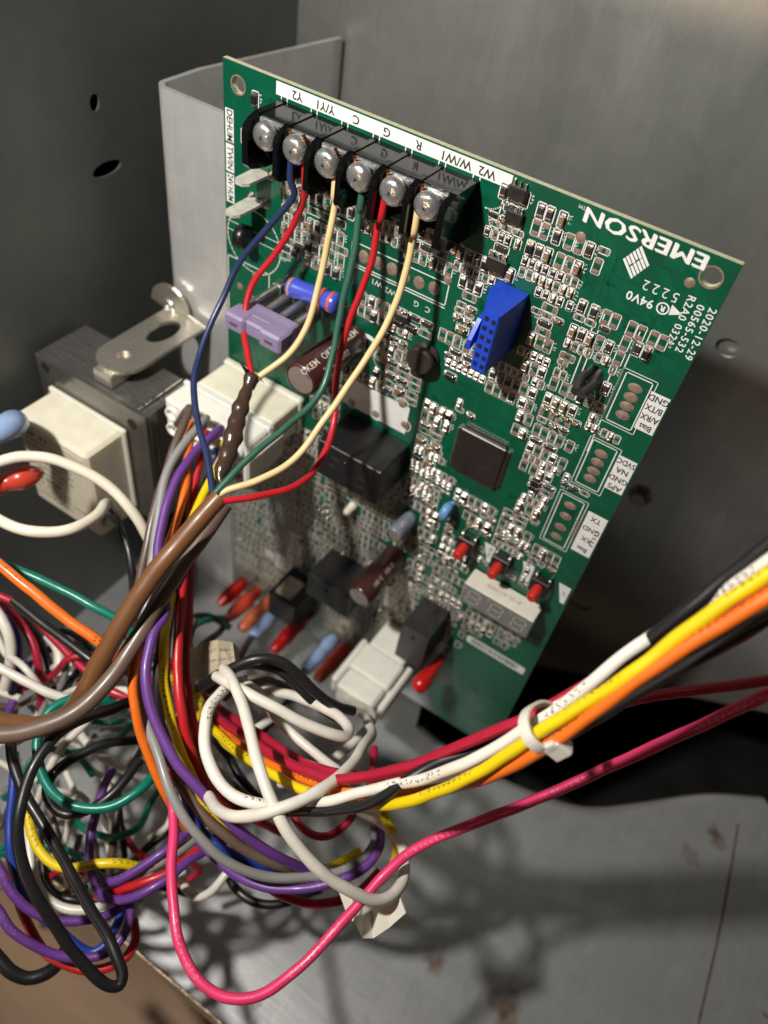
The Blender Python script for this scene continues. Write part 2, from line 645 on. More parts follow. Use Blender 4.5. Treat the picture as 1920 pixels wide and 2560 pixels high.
def plate(mb, outer, circles, to3, th, seg=20):
    """sheet with round holes; to3(p, depth) maps 2-D to space; depth 0 front, th back"""
    V, F = holed(outer, circles, seg)
    mb.add([to3(p, 0) for p in V], F)
    mb.add([to3(p, th) for p in V], [f[::-1] for f in F])
    n = len(outer)
    mb.add([to3(p, 0) for p in outer] + [to3(p, th) for p in outer], [(i, (i + 1) % n, n + (i + 1) % n, n + i) for i in range(n)], 1)
    for (cx, cy, rx, ry) in circles:
        c = [(cx + rx * math.cos(2 * math.pi * k / seg), cy + ry * math.sin(2 * math.pi * k / seg)) for k in range(seg)]
        mb.add([to3(p, 0) for p in c] + [to3(p, th) for p in c], [((i + 1) % seg, i, seg + i, seg + (i + 1) % seg) for i in range(seg)], 1)


h1, shade_cut = atx((237, 257), XS), atx((268, 422), XS)  # the second is an oval cut standing in for a smear of shadow
sw = MB()
plate(sw, [(-0.30, -0.40), (YBK, -0.40), (YBK, 0.14), (-0.30, 0.14)], [(h1[1], h1[2], 0.0020, 0.0026), (shade_cut[1], shade_cut[2], 0.0062, 0.0024)], lambda p, d: (XS - d, p[0], p[1]), 0.0009)
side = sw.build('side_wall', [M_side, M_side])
tag(side, None, None, kind='structure')
ob = MB()
ob.add([(XS - 0.03, -0.3, -0.4), (XS - 0.03, 0.2, -0.4), (XS - 0.03, 0.2, 0.2), (XS - 0.03, -0.3, 0.2)], [(0, 1, 2, 3)])
ob.build('outer_skin', mat('hole_shade_black', (0.006, 0.006, 0.006), 0.9, spec=0.0), side)  # near-black base colour paints the shade inside the holes

# back wall: large sheet standing a few millimetres in front of the rear wall
YSH = YBK - 0.003
s1, s2, s3 = aty((1820, 870), YSH), aty((1600, 1240), YSH), aty((1450, 1500), YSH)
bx = aty((868, 180), YSH)[0]
Zr = aty((862, 97), YSH)[2]
bw = MB()
plate(bw, [(bx, -0.40), (0.088, -0.40), (0.0885, -0.330), (0.24, -0.240), (0.45, -0.14), (0.45, 0.30), (bx - 0.0012, 0.30), (bx - 0.0014, Zr + 0.012), (bx - 0.0026, Zr + 0.009), (bx - 0.0026, Zr + 0.004), (bx, Zr)],
      [(s1[0], s1[2], 0.0046, 0.0036)], lambda p, d: (p[0], YSH + d, p[1]), 0.0009)
back = bw.build('back_wall', [M_back, M_back])
tag(back, None, None, kind='structure')
rw = MB()
rw.prism([(XS, -0.40), (0.088, -0.40), (0.0885, -0.329), (0.24, -0.239), (0.45, -0.139), (0.45, 0.30), (XS, 0.30)], 1, YBK, YBK + 0.001)
rear = rw.build('rear_wall', M_back)
tag(rear, None, None, kind='structure')
sc = MB()
sc.lathe((s2[0], YSH - 0.0002, s2[2]), (0, -1, 0), [(0, 0.0055), (0.0008, 0.0055), (0.0009, 0.0042), (0.0032, 0.0040), (0.0036, 0.0034)], 6, smooth=False)
sc.build('screw', mat('zinc_screw', (0.42, 0.30, 0.26), 0.35, metal=0.7), back)
sc2 = MB()
for k in range(14):
    a0, a1 = math.pi * (1.05 + 0.9 * k / 14), math.pi * (1.05 + 0.9 * (k + 1) / 14)
    sc2.add([(s3[0] + r * math.cos(a) * 1.2, YSH - 0.0002, s3[2] + r * math.sin(a)) for (r, a) in ((0.0045, a0), (0.0058, a0), (0.0058, a1), (0.0045, a1))], [(0, 1, 2, 3)])
sc2.build('slot', mat('slot_dark', (0.01, 0.01, 0.01), 0.9), back)
wb = MB()
wb.box((-0.5, -0.7, -0.345), (0.7, -0.03, -0.330))
wood = wb.build('wooden_floor', mat('brown_wood_boards', (0.34, 0.20, 0.10), 0.55, noise=0.5, nscale=14, col2=(0.20, 0.11, 0.055), stretch=(0.6, 4, 1), bump=0.1, bscale=60))
tag(wood, None, None, kind='structure')

# ------------------------------------------------------------------ sheet-metal bracket that carries the board
br = thing('mounting_bracket', 'bare sheet steel box bracket the green circuit board is fixed to', 'bracket', (-0.036, 0.01, ZF))
XB, YB0, ZB = -0.0362, 0.0105, -0.0195
bf = MB()
T = 0.0017
# bent front flange with a rounded fold into the side
r = 0.0044
sec = [(XB + 0.052, YB0), (XB + r, YB0)] + [(XB + r - r * math.sin(a), YB0 + r - r * math.cos(a)) for a in [math.pi / 2 * k / 6 for k in range(1, 7)]] + [(XB, YB0 + 0.02)]
inn = [(XB + 0.052, YB0 + T), (XB + r, YB0 + T)] + [(XB + r - (r - T) * math.sin(a), YB0 + r - (r - T) * math.cos(a)) for a in [math.pi / 2 * k / 6 for k in range(1, 7)]] + [(XB + T, YB0 + 0.02)]
poly = sec + inn[::-1]
bf.prism(poly, 2, ZF + 0.0002, ZB)
bf.build('front_flange', M_brkt, br)
bs = MB()
Ye = YSH
bs.add([(XB, YB0 + 0.02, ZB), (XB, Ye, Zr), (XB, Ye, ZF), (XB, YB0 + 0.02, ZF), (XB + T, YB0 + 0.02, ZB), (XB + T, Ye, Zr), (XB + T, Ye, ZF), (XB + T, YB0 + 0.02, ZF)],
       [(0, 1, 2, 3), (7, 6, 5, 4), (0, 4, 5, 1), (1, 5, 6, 2), (2, 6, 7, 3), (3, 7, 4, 0)])
bs.build('side_plate', M_brkt, br)

# ================================================================== CIRCUIT BOARD
board = thing('circuit_board', 'green furnace control circuit board crowded with components and white lettering', 'circuit board', (W_B / 2, 0, -H_B))


def B(px, py, h=0.0):
    p = aty((px, py), -h)
    return p[0], -p[2]


def mmB(px, py, h=0.0):
    u, v = B(px, py, h)
    return u * 1000, v * 1000


hl, hr, hs = B(596, 213), B(1778, 693), B(1480, 938)
bd = MB()
plate(bd, [(0, 0), (W_B, 0), (W_B, -H_B), (0, -H_B)], [(hl[0], -hl[1], 0.0021, 0.0021), (hr[0], -hr[1], 0.0022, 0.0022), (hs[0], -hs[1], 0.0030, 0.0030)],
      lambda p, d: (p[0], d, p[1]), T_B)
bd.build('board_panel', [M_mask, M_edge], board)

YS, YP, YL, YT = -0.00006, -0.00010, -0.00012, -0.00019
silk = MB()


def sline(u0, v0, u1, v1, wd=0.00022, y=YS, mb=None):
    mb = mb or silk
    d = np.array([u1 - u0, v1 - v0])
    L = np.linalg.norm(d)
    if L < 1e-9:
        return
    d /= L
    nn = np.array([-d[1], d[0]]) * wd / 2
    e = d * wd / 2
    q = [(u0 - e[0] + nn[0], v0 - e[1] + nn[1]), (u1 + e[0] + nn[0], v1 + e[1] + nn[1]), (u1 + e[0] - nn[0], v1 + e[1] - nn[1]), (u0 - e[0] - nn[0], v0 - e[1] - nn[1])]
    mb.add([(a, y, -b) for a, b in q], [(0, 1, 2, 3)])


def srect(u0, v0, u1, v1, wd=0.00022, mb=None):
    sline(u0, v0, u1, v0, wd, mb=mb)
    sline(u1, v0, u1, v1, wd, mb=mb)
    sline(u1, v1, u0, v1, wd, mb=mb)
    sline(u0, v1, u0, v0, wd, mb=mb)


def sarc(u, v, r, a0, a1, wd=0.00022, n=24):
    P = [(u + r * math.cos(a0 + (a1 - a0) * k / n), v + r * math.sin(a0 + (a1 - a0) * k / n)) for k in range(n + 1)]
    for p, q in zip(P, P[1:]):
        sline(*p, *q, wd)


def ring(mb, u, v, r0, r1, y, n=20, sx=1.0):
    vs = []
    for r_ in (r0, r1):
        for k in range(n):
            a = 2 * math.pi * k / n
            vs.append((u + r_ * math.cos(a) * sx, y, -v + r_ * math.sin(a)))
    mb.add(vs, [(k, (k + 1) % n, n + (k + 1) % n, n + k) for k in range(n)])


def squiggle(u, v, L, vert=False):
    """illegible tiny reference designator: a row of stroke-built figures"""
    x = 0
    while x < L:
        for k in range(3):
            a, b2 = rnd.uniform(0, 0.0006), rnd.uniform(0, 0.0006)
            p, q = (x + a, rnd.uniform(-0.0004, 0.0004)), (x + b2, rnd.uniform(-0.0004, 0.0004))
            if vert:
                sline(u + p[1], v + p[0], u + q[1], v + q[0], 0.00013)
            else:
                sline(u + p[0], v + p[1], u + q[0], v + q[1], 0.00013)
        x += 0.00085


# white printed fields --------------------------------------------------
def field(u0, v0, u1, v1, y=YL):
    q_ = MB()
    q_.add([(u0, y, -v0), (u1, y, -v0), (u1, y, -v1), (u0, y, -v1)], [(0, 1, 2, 3)])
    q_.build('print_field', M_silk, board)


def put_ink(word, *a, **k):
    q_ = MB()
    put_text(q_, word, *a, **k)
    q_.build('label_word', M_ink, board)


lx0, lx1 = B(692, 194)[0], B(1284, 440)[0]
field(lx0, 0.0004, lx1, 0.0036)
vlab = [(270, 353), (357, 428), (431, 502)]
field(0.0006, B(572, 270)[1], 0.0034, B(572, 353)[1])
field(0.0006, B(572, 358)[1], 0.0034, B(572, 427)[1])
field(0.0006, B(572, 432)[1], 0.0034, B(572, 503)[1])
right_labels = [((1633, 977), (1687, 1005), (1639, 1092), (1582, 1068), ['GND', 'B/TX', 'A/RX', 'Bias']),
                ((1544, 1137), (1599, 1158), (1557, 1241), (1513, 1217), ['5VDC', 'NA', 'GND', 'APS']),
                ((1473, 1279), (1523, 1300), (1473, 1397), (1426, 1369), ['TX', 'GND', 'RX', 'Bias'])]
for (a, b_, c, d, words) in right_labels:
    A, Bq, Cq, D = B(*a), B(*b_), B(*c), B(*d)
    u0, u1 = (A[0] + D[0]) / 2, min((Bq[0] + Cq[0]) / 2, W_B - 0.0004)
    v0, v1 = (A[1] + Bq[1]) / 2, (Cq[1] + D[1]) / 2
    field(u0, v0, u1, v1)
    for k, wd_ in enumerate(words):
        put_ink(wd_, (u0 + u1) / 2, v0 + (v1 - v0) * (k + 0.5) / 4, min(0.0025, (v1 - v0) / 4.3), YT, 180, 1.0, 0.00004, sx=0.8 if len(wd_) > 3 else 0.95)
for k, wd_ in enumerate(['Y2', 'Y/Y1', 'C', 'G', 'R', 'W/W1', 'W2']):
    pxs = [(745, 219), (815, 248), (893, 283), (970, 316), (1050, 350), (1145, 379), (1223, 412)]
    u_, v_ = B(*pxs[k])
    put_ink(wd_, u_, 0.0020, 0.0029, YT, 180, 1.0, 0.00004)
for wd_, (pa, pb) in zip(('DEHUM', 'TWIN', '24V HUM'), vlab):
    va, vb = B(572, pa)[1], B(572, pb)[1]
    put_ink(wd_, 0.0020, (va + vb) / 2, 0.0027, YT, 90, 0.98, 0.00004, sx=0.92 if len(wd_) < 6 else 0.72)
# relay print field with round lands, triangle fields beside the push buttons
uw0, vw0 = B(866, 938)
uw1, vw1 = B(1012, 1085)
field(uw0, vw0, uw1, vw1)
for (a, b_) in ((1213, 1378), (1308, 1426), (1397, 1480)):
    u_, v_ = B(a, b_)
    q_ = MB()
    q_.add([(u_ - 0.0012, YL, -(v_ - 0.0042)), (u_ + 0.0030, YL, -(v_ - 0.0042)), (u_ + 0.0030, YL, -(v_ + 0.0040)), (u_ + 0.0016, YL, -(v_ + 0.0040))], [(0, 1, 2, 3)])
    q_.build('print_field', M_silk, board)
    put_ink({1213: 'RECALL', 1308: 'LEARN', 1397: 'LIT'}[a], u_ + 0.0016, v_ - 0.0005, 0.0015, YT, 90, 1.0)
# white print fields in the lower left
for (a, b_, c, d) in ((722, 1322, 752, 1420), (664, 1370, 684, 1400), (690, 1380, 730, 1440)):
    u0, v0 = B(a, b_)
    u1, v1 = B(c, d)
    field(min(u0, u1), min(v0, v1), max(u0, u1) if abs(u1 - u0) > 0.003 else u0 + 0.004, max(v0, v1))
u0, v0 = B(1010, 1440)
field(u0 - 0.006, v0, u0 + 0.004, v0 + 0.022)
# bar-code field with rounded ends
ub0, ub1, vb = B(1167, 1592)[0], B(1310, 1680)[0], (B(1167, 1592)[1] + B(1310, 1680)[1]) / 2
P = [(ub0 + 0.001 - 0.001 * math.sin(a), vb + 0.0021 * math.cos(a)) for a in [math.pi * k / 8 for k in range(9)]]
P = [(ub1 - 0.0004, vb - 0.0021), (ub1, vb - 0.0016), (ub1, vb + 0.0016), (ub1 - 0.0004, vb + 0.0021)] + P
q_ = MB()
q_.add([(a, YL, -b_) for a, b_ in P], [tuple(range(len(P)))])
q_.build('print_field', M_silk, board)
bars = MB()
x = ub0 + 0.0022
while x < ub1 - 0.0034:
    wd_ = rnd.choice((0.00025, 0.00045, 0.0006))
    bars.add([(x, YT, -(vb - 0.0013)), (x + wd_, YT, -(vb - 0.0013)), (x + wd_, YT, -(vb + 0.0010)), (x, YT, -(vb + 0.0010))], [(0, 1, 2, 3)])
    x += wd_ + rnd.choice((0.0003, 0.0005))
bars.build('bar_code', M_mask, board)

# white lettering ---------------------------------------------------------
big = MB()
for k, o_ in enumerate((-0.00022, -0.00008, 0.00008, 0.00022)):      # heavy strokes
    put_text(big, 'EMERSON', 0.11630 + o_, 0.00225 + 0.4 * o_, 0.0047, YS - 0.00002 * k, 180, 1.02, 0.0, sx=1.36)
put_text(big, 'TM', 0.1012, 0.0012, 0.0012, YS, 180)
big.build('maker_lettering', M_silk, board)
for k in range(6):
    # slanted strokes of the emblem, the middle ones notched
    f0, f1 = k / 6 + 0.012, (k + 0.80) / 6
    tl, bl, tr_, br_ = [np.array(B(*p)) for p in ((1557, 648), (1577, 697), (1606, 613), (1625, 662))]
    tA, tB = tl + (tr_ - tl) * f0, tl + (tr_ - tl) * f1
    bA, bB = bl + (br_ - bl) * f0, bl + (br_ - bl) * f1
    lg = MB()
    for (g0, g1) in (((0, 1),) if k in (0, 5) else ((0, 0.47 - 0.05 * (k % 2)), (0.50, 1))):
        q = [tA + (bA - tA) * g0, tB + (bB - tB) * g0, tB + (bB - tB) * g1, tA + (bA - tA) * g1]
        lg.add([(a[0], YS, -a[1]) for a in q], [(0, 1, 2, 3)])
    lg.build('emblem_stroke', M_silk, board)
put_text(silk, '5222', *B(1652, 727), 0.0034, YS, 180, 1.35, -0.00002)
put_text(silk, '94V0', *B(1600, 748), 0.0030, YS, 180, 1.05, 0.00006)
u_, v_ = B(1657, 771)
ring(silk, u_, v_, 0.00115, 0.0015, YS, 20)
put_text(silk, 'R', u_, v_, 0.0018, YS, 180, 1, 0.00008)
u_, v_ = B(1690, 780)
silk.add([(u_ - 0.0014, YS, -(v_ - 0.0013)), (u_ + 0.0014, YS, -v_), (u_ - 0.0012, YS, -(v_ + 0.0013))], [(0, 1, 2)])
for body, uu, va, vb2 in (('2020-12-29', 0.1357, 0.0080, 0.0275), ('00565-532', 0.1331, 0.0088, 0.0262), ('R2A0 0321', 0.1306, 0.0080, 0.0250)):
    put_text(silk, body, uu, (va + vb2) / 2, 0.0025, YS, 90, 1.12, 0.00003, sx=(vb2 - va) / (len(body) * 0.00185))
for wd_, p in (('W1', (942, 707)), ('W2', (976, 728)), ('G', (1041, 759)), ('C', (1069, 774))):
    put_text(silk, wd_, *B(*p), 0.0024, YS, 180)

# lands, bare pads ----------------------------------------------------------
pads = MB()


def pad(u0, v0, u1, v1):
    c = 0.00005
    pads.add([(u0, YP, -v0), (u1, YP, -v0), (u1, YP, -v1), (u0, YP, -v1),
              (u0 + 0.0002, YP - c, -v0 - 0.0002), (u1 - 0.0002, YP - c, -v0 - 0.0002), (u1 - 0.0002, YP - c, -v1 + 0.0002), (u0 + 0.0002, YP - c, -v1 + 0.0002)],
             [(4, 5, 6, 7), (0, 1, 5, 4), (1, 2, 6, 5), (2, 3, 7, 6), (3, 0, 4, 7)], 0, True)


def oval(u, v, ru, rv):
    n_ = 14
    vs = [(u + ru * math.cos(2 * math.pi * k / n_), YP, -v + rv * math.sin(2 * math.pi * k / n_)) for k in range(n_)]
    vs += [(u + 0.6 * ru * math.cos(2 * math.pi * k / n_), YP - 0.00025, -v + 0.6 * rv * math.sin(2 * math.pi * k / n_)) for k in range(n_)]
    pads.add(vs, [(k, (k + 1) % n_, n_ + (k + 1) % n_, n_ + k) for k in range(n_)] + [tuple(range(n_, 2 * n_))], 0, True)


grp = [[(1589, 971), (1577, 993), (1566, 1015), (1557, 1038)], [(1504, 1135), (1494, 1156), (1483, 1177), (1475, 1196)], [(1426, 1264), (1416, 1291), (1401, 1317), (1390, 1340)]]
keepout = []
for g in grp:
    P = [B(*p) for p in g]
    um = sum(p[0] for p in P) / 4
    for p in P:
        oval(um, p[1], 0.0019, 0.00135)
    srect(um - 0.0034, P[0][1] - 0.0032, um + 0.0034, P[-1][1] + 0.0032, 0.0003)
    srect(um - 0.0044, P[0][1] - 0.0040, um + 0.0044, P[-1][1] + 0.0040, 0.0002)
    keepout.append((um - 0.0046, P[0][1] - 0.0042, um + 0.0046, P[-1][1] + 0.0042))
row = [B(*p) for p in ((910, 641), (947, 655), (980, 676), (1012, 690), (1048, 705), (1085, 722))]
vr = sum(p[1] for p in row) / 6
for p in row:
    oval(p[0], vr + rnd.uniform(-0.0004, 0.0004), 0.0017, 0.0019)
srect(row[0][0] - 0.004, vr - 0.003, row[-1][0] + 0.004, vr + 0.0032, 0.0003)
sline(row[0][0] - 0.004, vr + 0.0040, row[-1][0] + 0.004, vr + 0.0040, 0.0003)
keepout.append((row[0][0] - 0.005, vr - 0.004, row[-1][0] + 0.005, vr + 0.009))
for p in ((600, 500 + 215), (636, 748), (638, 690), (868, 500), (1068, 592), (1120, 700), (1452, 592), (1725, 707)):
    u_, v_ = B(*p)
    oval(u_, v_, 0.0012, 0.0012)
for p in ((870, 940), (928, 965), (880, 1005), (1006, 1010), (1012, 1062), (940, 1035)):
    u_, v_ = B(*p)
    oval(u_, v_, 0.0014, 0.0014)
    ring(silk, u_, v_, 0.0020, 0.0023, YT)
for p, r_ in ((hl, 0.0021), (hr, 0.0022)):
    ring(pads, p[0], p[1], r_ * 1.02, r_ * 1.2, YP)

# silkscreen outlines of larger parts
srect(*B(570, 610)[:1], 0.055, 0.0165, 0.078, 0.0003)
sarc(0.0105, 0.047, 0.0098, 0, 2 * math.pi, 0.0003, 40)
sline(0.0008, 0.0435, 0.0205, 0.0435, 0.0002)
sline(0.0008, 0.0462, 0.0205, 0.0462, 0.0002)
u_, v_ = B(1247, 470)
sarc(u_ - 0.002, v_ + 0.001, 0.0045, -math.pi / 2, math.pi / 2, 0.0003)
for p, q in (((1290, 445), (1262, 548)), ((1276, 440), (1246, 540))):
    sline(*B(*p), *B(*q), 0.0003)
u_, v_ = B(968, 900)
sarc(u_, v_, 0.0048, 0, 2 * math.pi, 0.0002, 32)
pad(u_ - 0.0013, v_ - 0.0013, u_ + 0.0013, v_ + 0.0013)
ring(silk, *B(919, 862), 0.0022, 0.0036, YS)
# long rules on the right half
for p, q in (((1500, 770), (1330, 1130)), ((1515, 778), (1420, 985)), ((1600, 830), (1455, 1120)), ((1540, 905), (1475, 1040))):
    a_, c_ = B(*p), B(*q)
    sline(a_[0], a_[1], a_[0], c_[1], 0.0003)

# ------------------------------------------------------------------ chip parts: packed clusters
clear = [
    [(1360, 440), (1440, 500), (1530, 560), (1535, 620), (1500, 680), (1530, 770), (1640, 800), (1700, 860), (1720, 960), (1900, 660), (1400, 420)],
    [(540, 120), (630, 160), (600, 300), (560, 520), (590, 560), (605, 700), (690, 740), (640, 900), (540, 900)],
    [(1140, 1625), (1200, 1640), (1400, 1620), (1250, 1900), (850, 1720), (960, 1600), (1100, 1640)],
    [(1150, 990), (1180, 970), (1270, 1020), (1280, 1060), (1250, 1070)],
    [(1070, 970), (1110, 950), (1140, 1000), (1110, 1020)],
    [(1240, 1230), (1290, 1170), (1320, 1200), (1270, 1270)],
    [(1190, 1470), (1260, 1520), (1140, 1480)],
    [(560, 1440), (700, 1490), (860, 1600), (800, 1700), (540, 1560)],
    [(880, 560), (905, 610), (900, 640), (870, 600)],
]


def inside(p, poly):
    c = False
    j = len(poly) - 1
    for i in range(len(poly)):
        xi, yi = poly[i]
        xj, yj = poly[j]
        if (yi > p[1]) != (yj > p[1]) and p[0] < (xj - xi) * (p[1] - yi) / (yj - yi) + xi:
            c = not c
        j = i
    return c


ic0, ic1 = B(1155, 1048), B(1245, 1228)
keepout += [(0.0995, 0, W_B, 0.0062), (0.1115, 0.003, W_B, 0.0185), (0.013, 0, 0.0795, 0.0195), (0.0045, 0.020, 0.0195, 0.060), (0.024, 0.047, 0.0475, 0.0585), (0.0, 0.055, 0.044, 0.075), (0.041, 0.055, 0.055, 0.070),
            (0, 0.075, 0.034, 0.106), (uw0, vw0, uw1, vw1), (0.049, 0.0895, 0.0735, 0.106), (0.0855, 0.0695, 0.1065, 0.0935), (0.0862, 0.0255, 0.0962, 0.043),
            (0.067, 0.051, 0.077, 0.061), (0.1125, 0.036, 0.1195, 0.0435), (0.0970, 0.1115, 0.1035, 0.1195), (0.1095, 0.112, 0.116, 0.1195), (0.1235, 0.1125, 0.130, 0.120),
            (0.104, 0.124, 0.132, 0.137), (0.110, 0.160, 0.136, 0.167), (0.073, 0.138, 0.080, 0.145), (0.0755, 0.117, 0.081, 0.123), (0.088, 0.103, 0.0945, 0.1085), (0.054, 0.129, 0.059, 0.1335)]


def free(u0, v0, u1, v1):
    if u0 < 0.001 or u1 > W_B - 0.0065 or v0 < 0.001 or v1 > H_B - 0.001:
        return False
    for (a, b_, c, d) in keepout:
        if u0 < c and u1 > a and v0 < d and v1 > b_:
            return False
    for (uu, vv) in ((u0, v0), (u1, v1), (u0, v1), (u1, v0)):
        p = pj((uu, 0, -vv))
        if any(inside(p, r_) for r_ in clear):
            return False
    return True


def chip(name, L, Wd, Hh, bodym, vert, cap=0.22, mark=False):
    """a two-ended chip part lying on y=0, centred at origin"""
    mb = MB()
    e = L * cap

    def bx_(x0, x1, h, g, mi, chf):
        lo, hi = (x0, -h, -Wd / 2 + g), (x1, -0.0001, Wd / 2 - g)
        if vert:
            lo, hi = (lo[2], lo[1], lo[0]), (hi[2], hi[1], hi[0])
        mb.box(lo, hi, chf, mi)
    bx_(-L / 2 + e * 0.9, L / 2 - e * 0.9, Hh, 0.00006, 0, 0.00008)
    for s in (-1, 1):
        x0, x1 = sorted((s * L / 2, s * (L / 2 - e)))
        bx_(x0, x1, Hh + 0.00006, 0, 1, 0.00014)
        # solder fillet
        x0, x1 = sorted((s * (L / 2 - 0.0001), s * (L / 2 + 0.0005)))
        bx_(x0, x1, Hh * 0.45, -0.00008, 1, 0.0002)
    return mb.mesh(name, [bodym, M_tin])


M_drk = mat('diode_plastic', (0.012, 0.012, 0.012), 0.4)
ch = {}
for v in (0, 1):
    ch['rL', v] = chip('chip_resistor', 0.0026, 0.0015, 0.0006, M_resbody, v, 0.2)
    ch['rS', v] = chip('chip_resistor', 0.0017, 0.0011, 0.00055, M_resbody, v, 0.22)
    ch['cL', v] = chip('chip_capacitor', 0.0024, 0.0014, 0.0013, M_capbody, v, 0.24)
    ch['cS', v] = chip('chip_capacitor', 0.0016, 0.0010, 0.0010, M_capbody, v, 0.26)
    ch['d', v] = chip('diode', 0.0027, 0.0016, 0.0013, M_drk, v, 0.14)
cnt = {'chip_resistor': 0, 'chip_capacitor': 0, 'diode': 0}
over = MB()


def place(kind, vert, u, v):
    me = ch[kind, vert]
    nm = {'r': 'chip_resistor', 'c': 'chip_capacitor', 'd': 'diode'}[kind[0]]
    cnt[nm] += 1
    o = bpy.data.objects.new(nm, me)
    col.objects.link(o)
    o.location = (u, 0, -v)
    o.parent = board
    o.matrix_parent_inverse = Matrix.Translation(board.location).inverted()


used = 0
ub = 0.001
while ub < W_B - 0.003:
    bw_ = rnd.uniform(0.011, 0.019)
    v = 0.002 + rnd.uniform(0, 0.002)
    while v < H_B - 0.004:
        vert = rnd.random() < 0.45
        large = rnd.random() < 0.62
        L, Wd = (0.0041, 0.0023) if large else (0.0029, 0.0018)
        rh = L if vert else Wd
        cw = Wd if vert else L
        u = ub
        kind_row = rnd.random()
        while u + cw < ub + bw_:
            u1, v1 = u + cw, v + rh
            if free(u, v, u1, v1):
                uc_, vc_ = (u + u1) / 2, (v + v1) / 2
                srect(u + 0.0001, v + 0.0001, u1 - 0.0001, v1 - 0.0001, 0.00024)
                q = rnd.random() * 0.6 + kind_row * 0.4
                if (vc_ > 0.135 and rnd.random() < 0.6) or (vc_ > 0.104 and uc_ < 0.075 and rnd.random() < 0.85):
                    q = 0.9
                sfx = 'L' if large else 'S'
                k = None
                if q < 0.34 and cnt['chip_resistor'] < 295:
                    k = 'r' + sfx
                elif q < 0.47 and cnt['chip_capacitor'] < 295:
                    k = 'c' + sfx
                elif q < 0.53:
                    k = 'd' if large else 'cS'
                if k:
                    place(k, int(vert), uc_ + rnd.uniform(-1, 1) * 0.00008, vc_ + rnd.uniform(-1, 1) * 0.00008)
                    pl = 0.0019 if large else 0.00135
                else:
                    pl = 0.00135 if large else 0.00105
                pw = 0.00078 if large else 0.0006
                if not k:
                    pr = 0.00062 if large else 0.00045
                    for s in (-1, 1):
                        if vert:
                            pad(uc_ - pw, vc_ + s * pl - pr, uc_ + pw, vc_ + s * pl + pr) if large else pad(uc_ - pw, vc_ + s * pl * 0.8 - pr, uc_ + pw, vc_ + s * pl * 0.8 + pr)
                        else:
                            f_ = 1.0 if large else 0.8
                            pad(uc_ + s * pl * f_ - pr, vc_ - pw, uc_ + s * pl * f_ + pr, vc_ + pw)
                if rnd.random() < 0.6:
                    squiggle(u + 0.0003, v1 + 0.0006, cw * 0.6) if not vert else squiggle(u1 + 0.0006, v + 0.0003, rh * 0.6, True)
            u += cw + rnd.choice((0.0, 0.0, 0.0, 0.0002, 0.0008))
        v += rh + rnd.choice((0.0, 0.0, 0.0, 0.0002, 0.0010))
    ub += bw_ + rnd.choice((-0.0012, -0.0008, 0.0002))
# rows of integrated-circuit lands without a chip
for (px, py, nrow, du, dv) in ((1365, 840, 4, 0.0062, 0.0017), (1442, 1300, 5, 0.006, 0.0015), (1258, 1315, 5, 0.005, 0.0014), (1010, 870, 3, 0.003, 0.0013)):
    u_, v_ = B(px, py)
    for k in range(nrow):
        for s in (0, 1):
            pad(u_ + s * du, v_ + k * dv, u_ + s * du + 0.0014, v_ + k * dv + 0.0008)
# traces showing through the mask
tr = MB()
M_trace = mat('mask_over_copper', (0.0, 0.115, 0.057), 0.34, coat=0.15)
for k in range(700):
    u_, v_ = rnd.uniform(0.003, 0.13), rnd.uniform(0.003, 0.21)
    nb = rnd.randint(2, 7)
    kind = rnd.random()
    L = rnd.uniform(0.004, 0.014)
    for q in range(nb):
        o_ = q * 0.00042
        if kind < 0.4:
            p, r_ = (u_ + o_, v_), (u_ + o_, v_ + L)
        elif kind < 0.7:
            p, r_ = (u_, v_ + o_), (u_ + L, v_ + o_)
        else:
            p, r_ = (u_ + o_ * 1.4, v_), (u_ + o_ * 1.4 + L * 0.6, v_ + L * 0.6)
        if max(p[0], r_[0]) < W_B and max(p[1], r_[1]) < H_B:
            sline(*p, *r_, 0.0002, -0.00003, tr)
tag(tr.build('copper_traces', M_trace, board), None, None, kind='stuff')
tag(silk.build('silkscreen_lines', M_silk, board), None, None, kind='stuff')
tag(pads.build('solder_lands', M_pad, board), None, None, kind='stuff')

# ------------------------------------------------------------------ screw terminal block
X0, X1 = 0.0196, 0.0757
pitch = 0.00925
v0 = 0.0046
tb = MB()
base = [(0.0, -v0), (-0.0102, -v0), (-0.0102, -v0 - 0.0010), (-0.0090, -v0 - 0.0012), (-0.0090, -0.0150), (0.0, -0.0175)]
tb.prism(base, 0, X0 + 0.0004, X1 - 0.0004)
block = tb.build('terminal_block', M_blockplas, board)
scr_u = [0.0244 + pitch * k for k in range(6)]
fin_u = [0.0244 - pitch / 2 + pitch * k for k in range(7)]
for k, u in enumerate(fin_u):
    fb = MB()
    pf = [(-0.0001, -v0 + 0.0003), (-0.0106, -v0 + 0.0003), (-0.0132, -0.0052), (-0.0150, -0.0064), (-0.0154, -0.0076), (-0.0154, -0.0158), (-0.0140, -0.0172), (-0.0084, -0.0184), (-0.0001, -0.0190)]
    t_ = 0.0007 if k not in (0, 6) else 0.0009
    fb.prism(pf, 0, u - t_, u + t_)
    fb.build('barrier', M_blockplas, block)
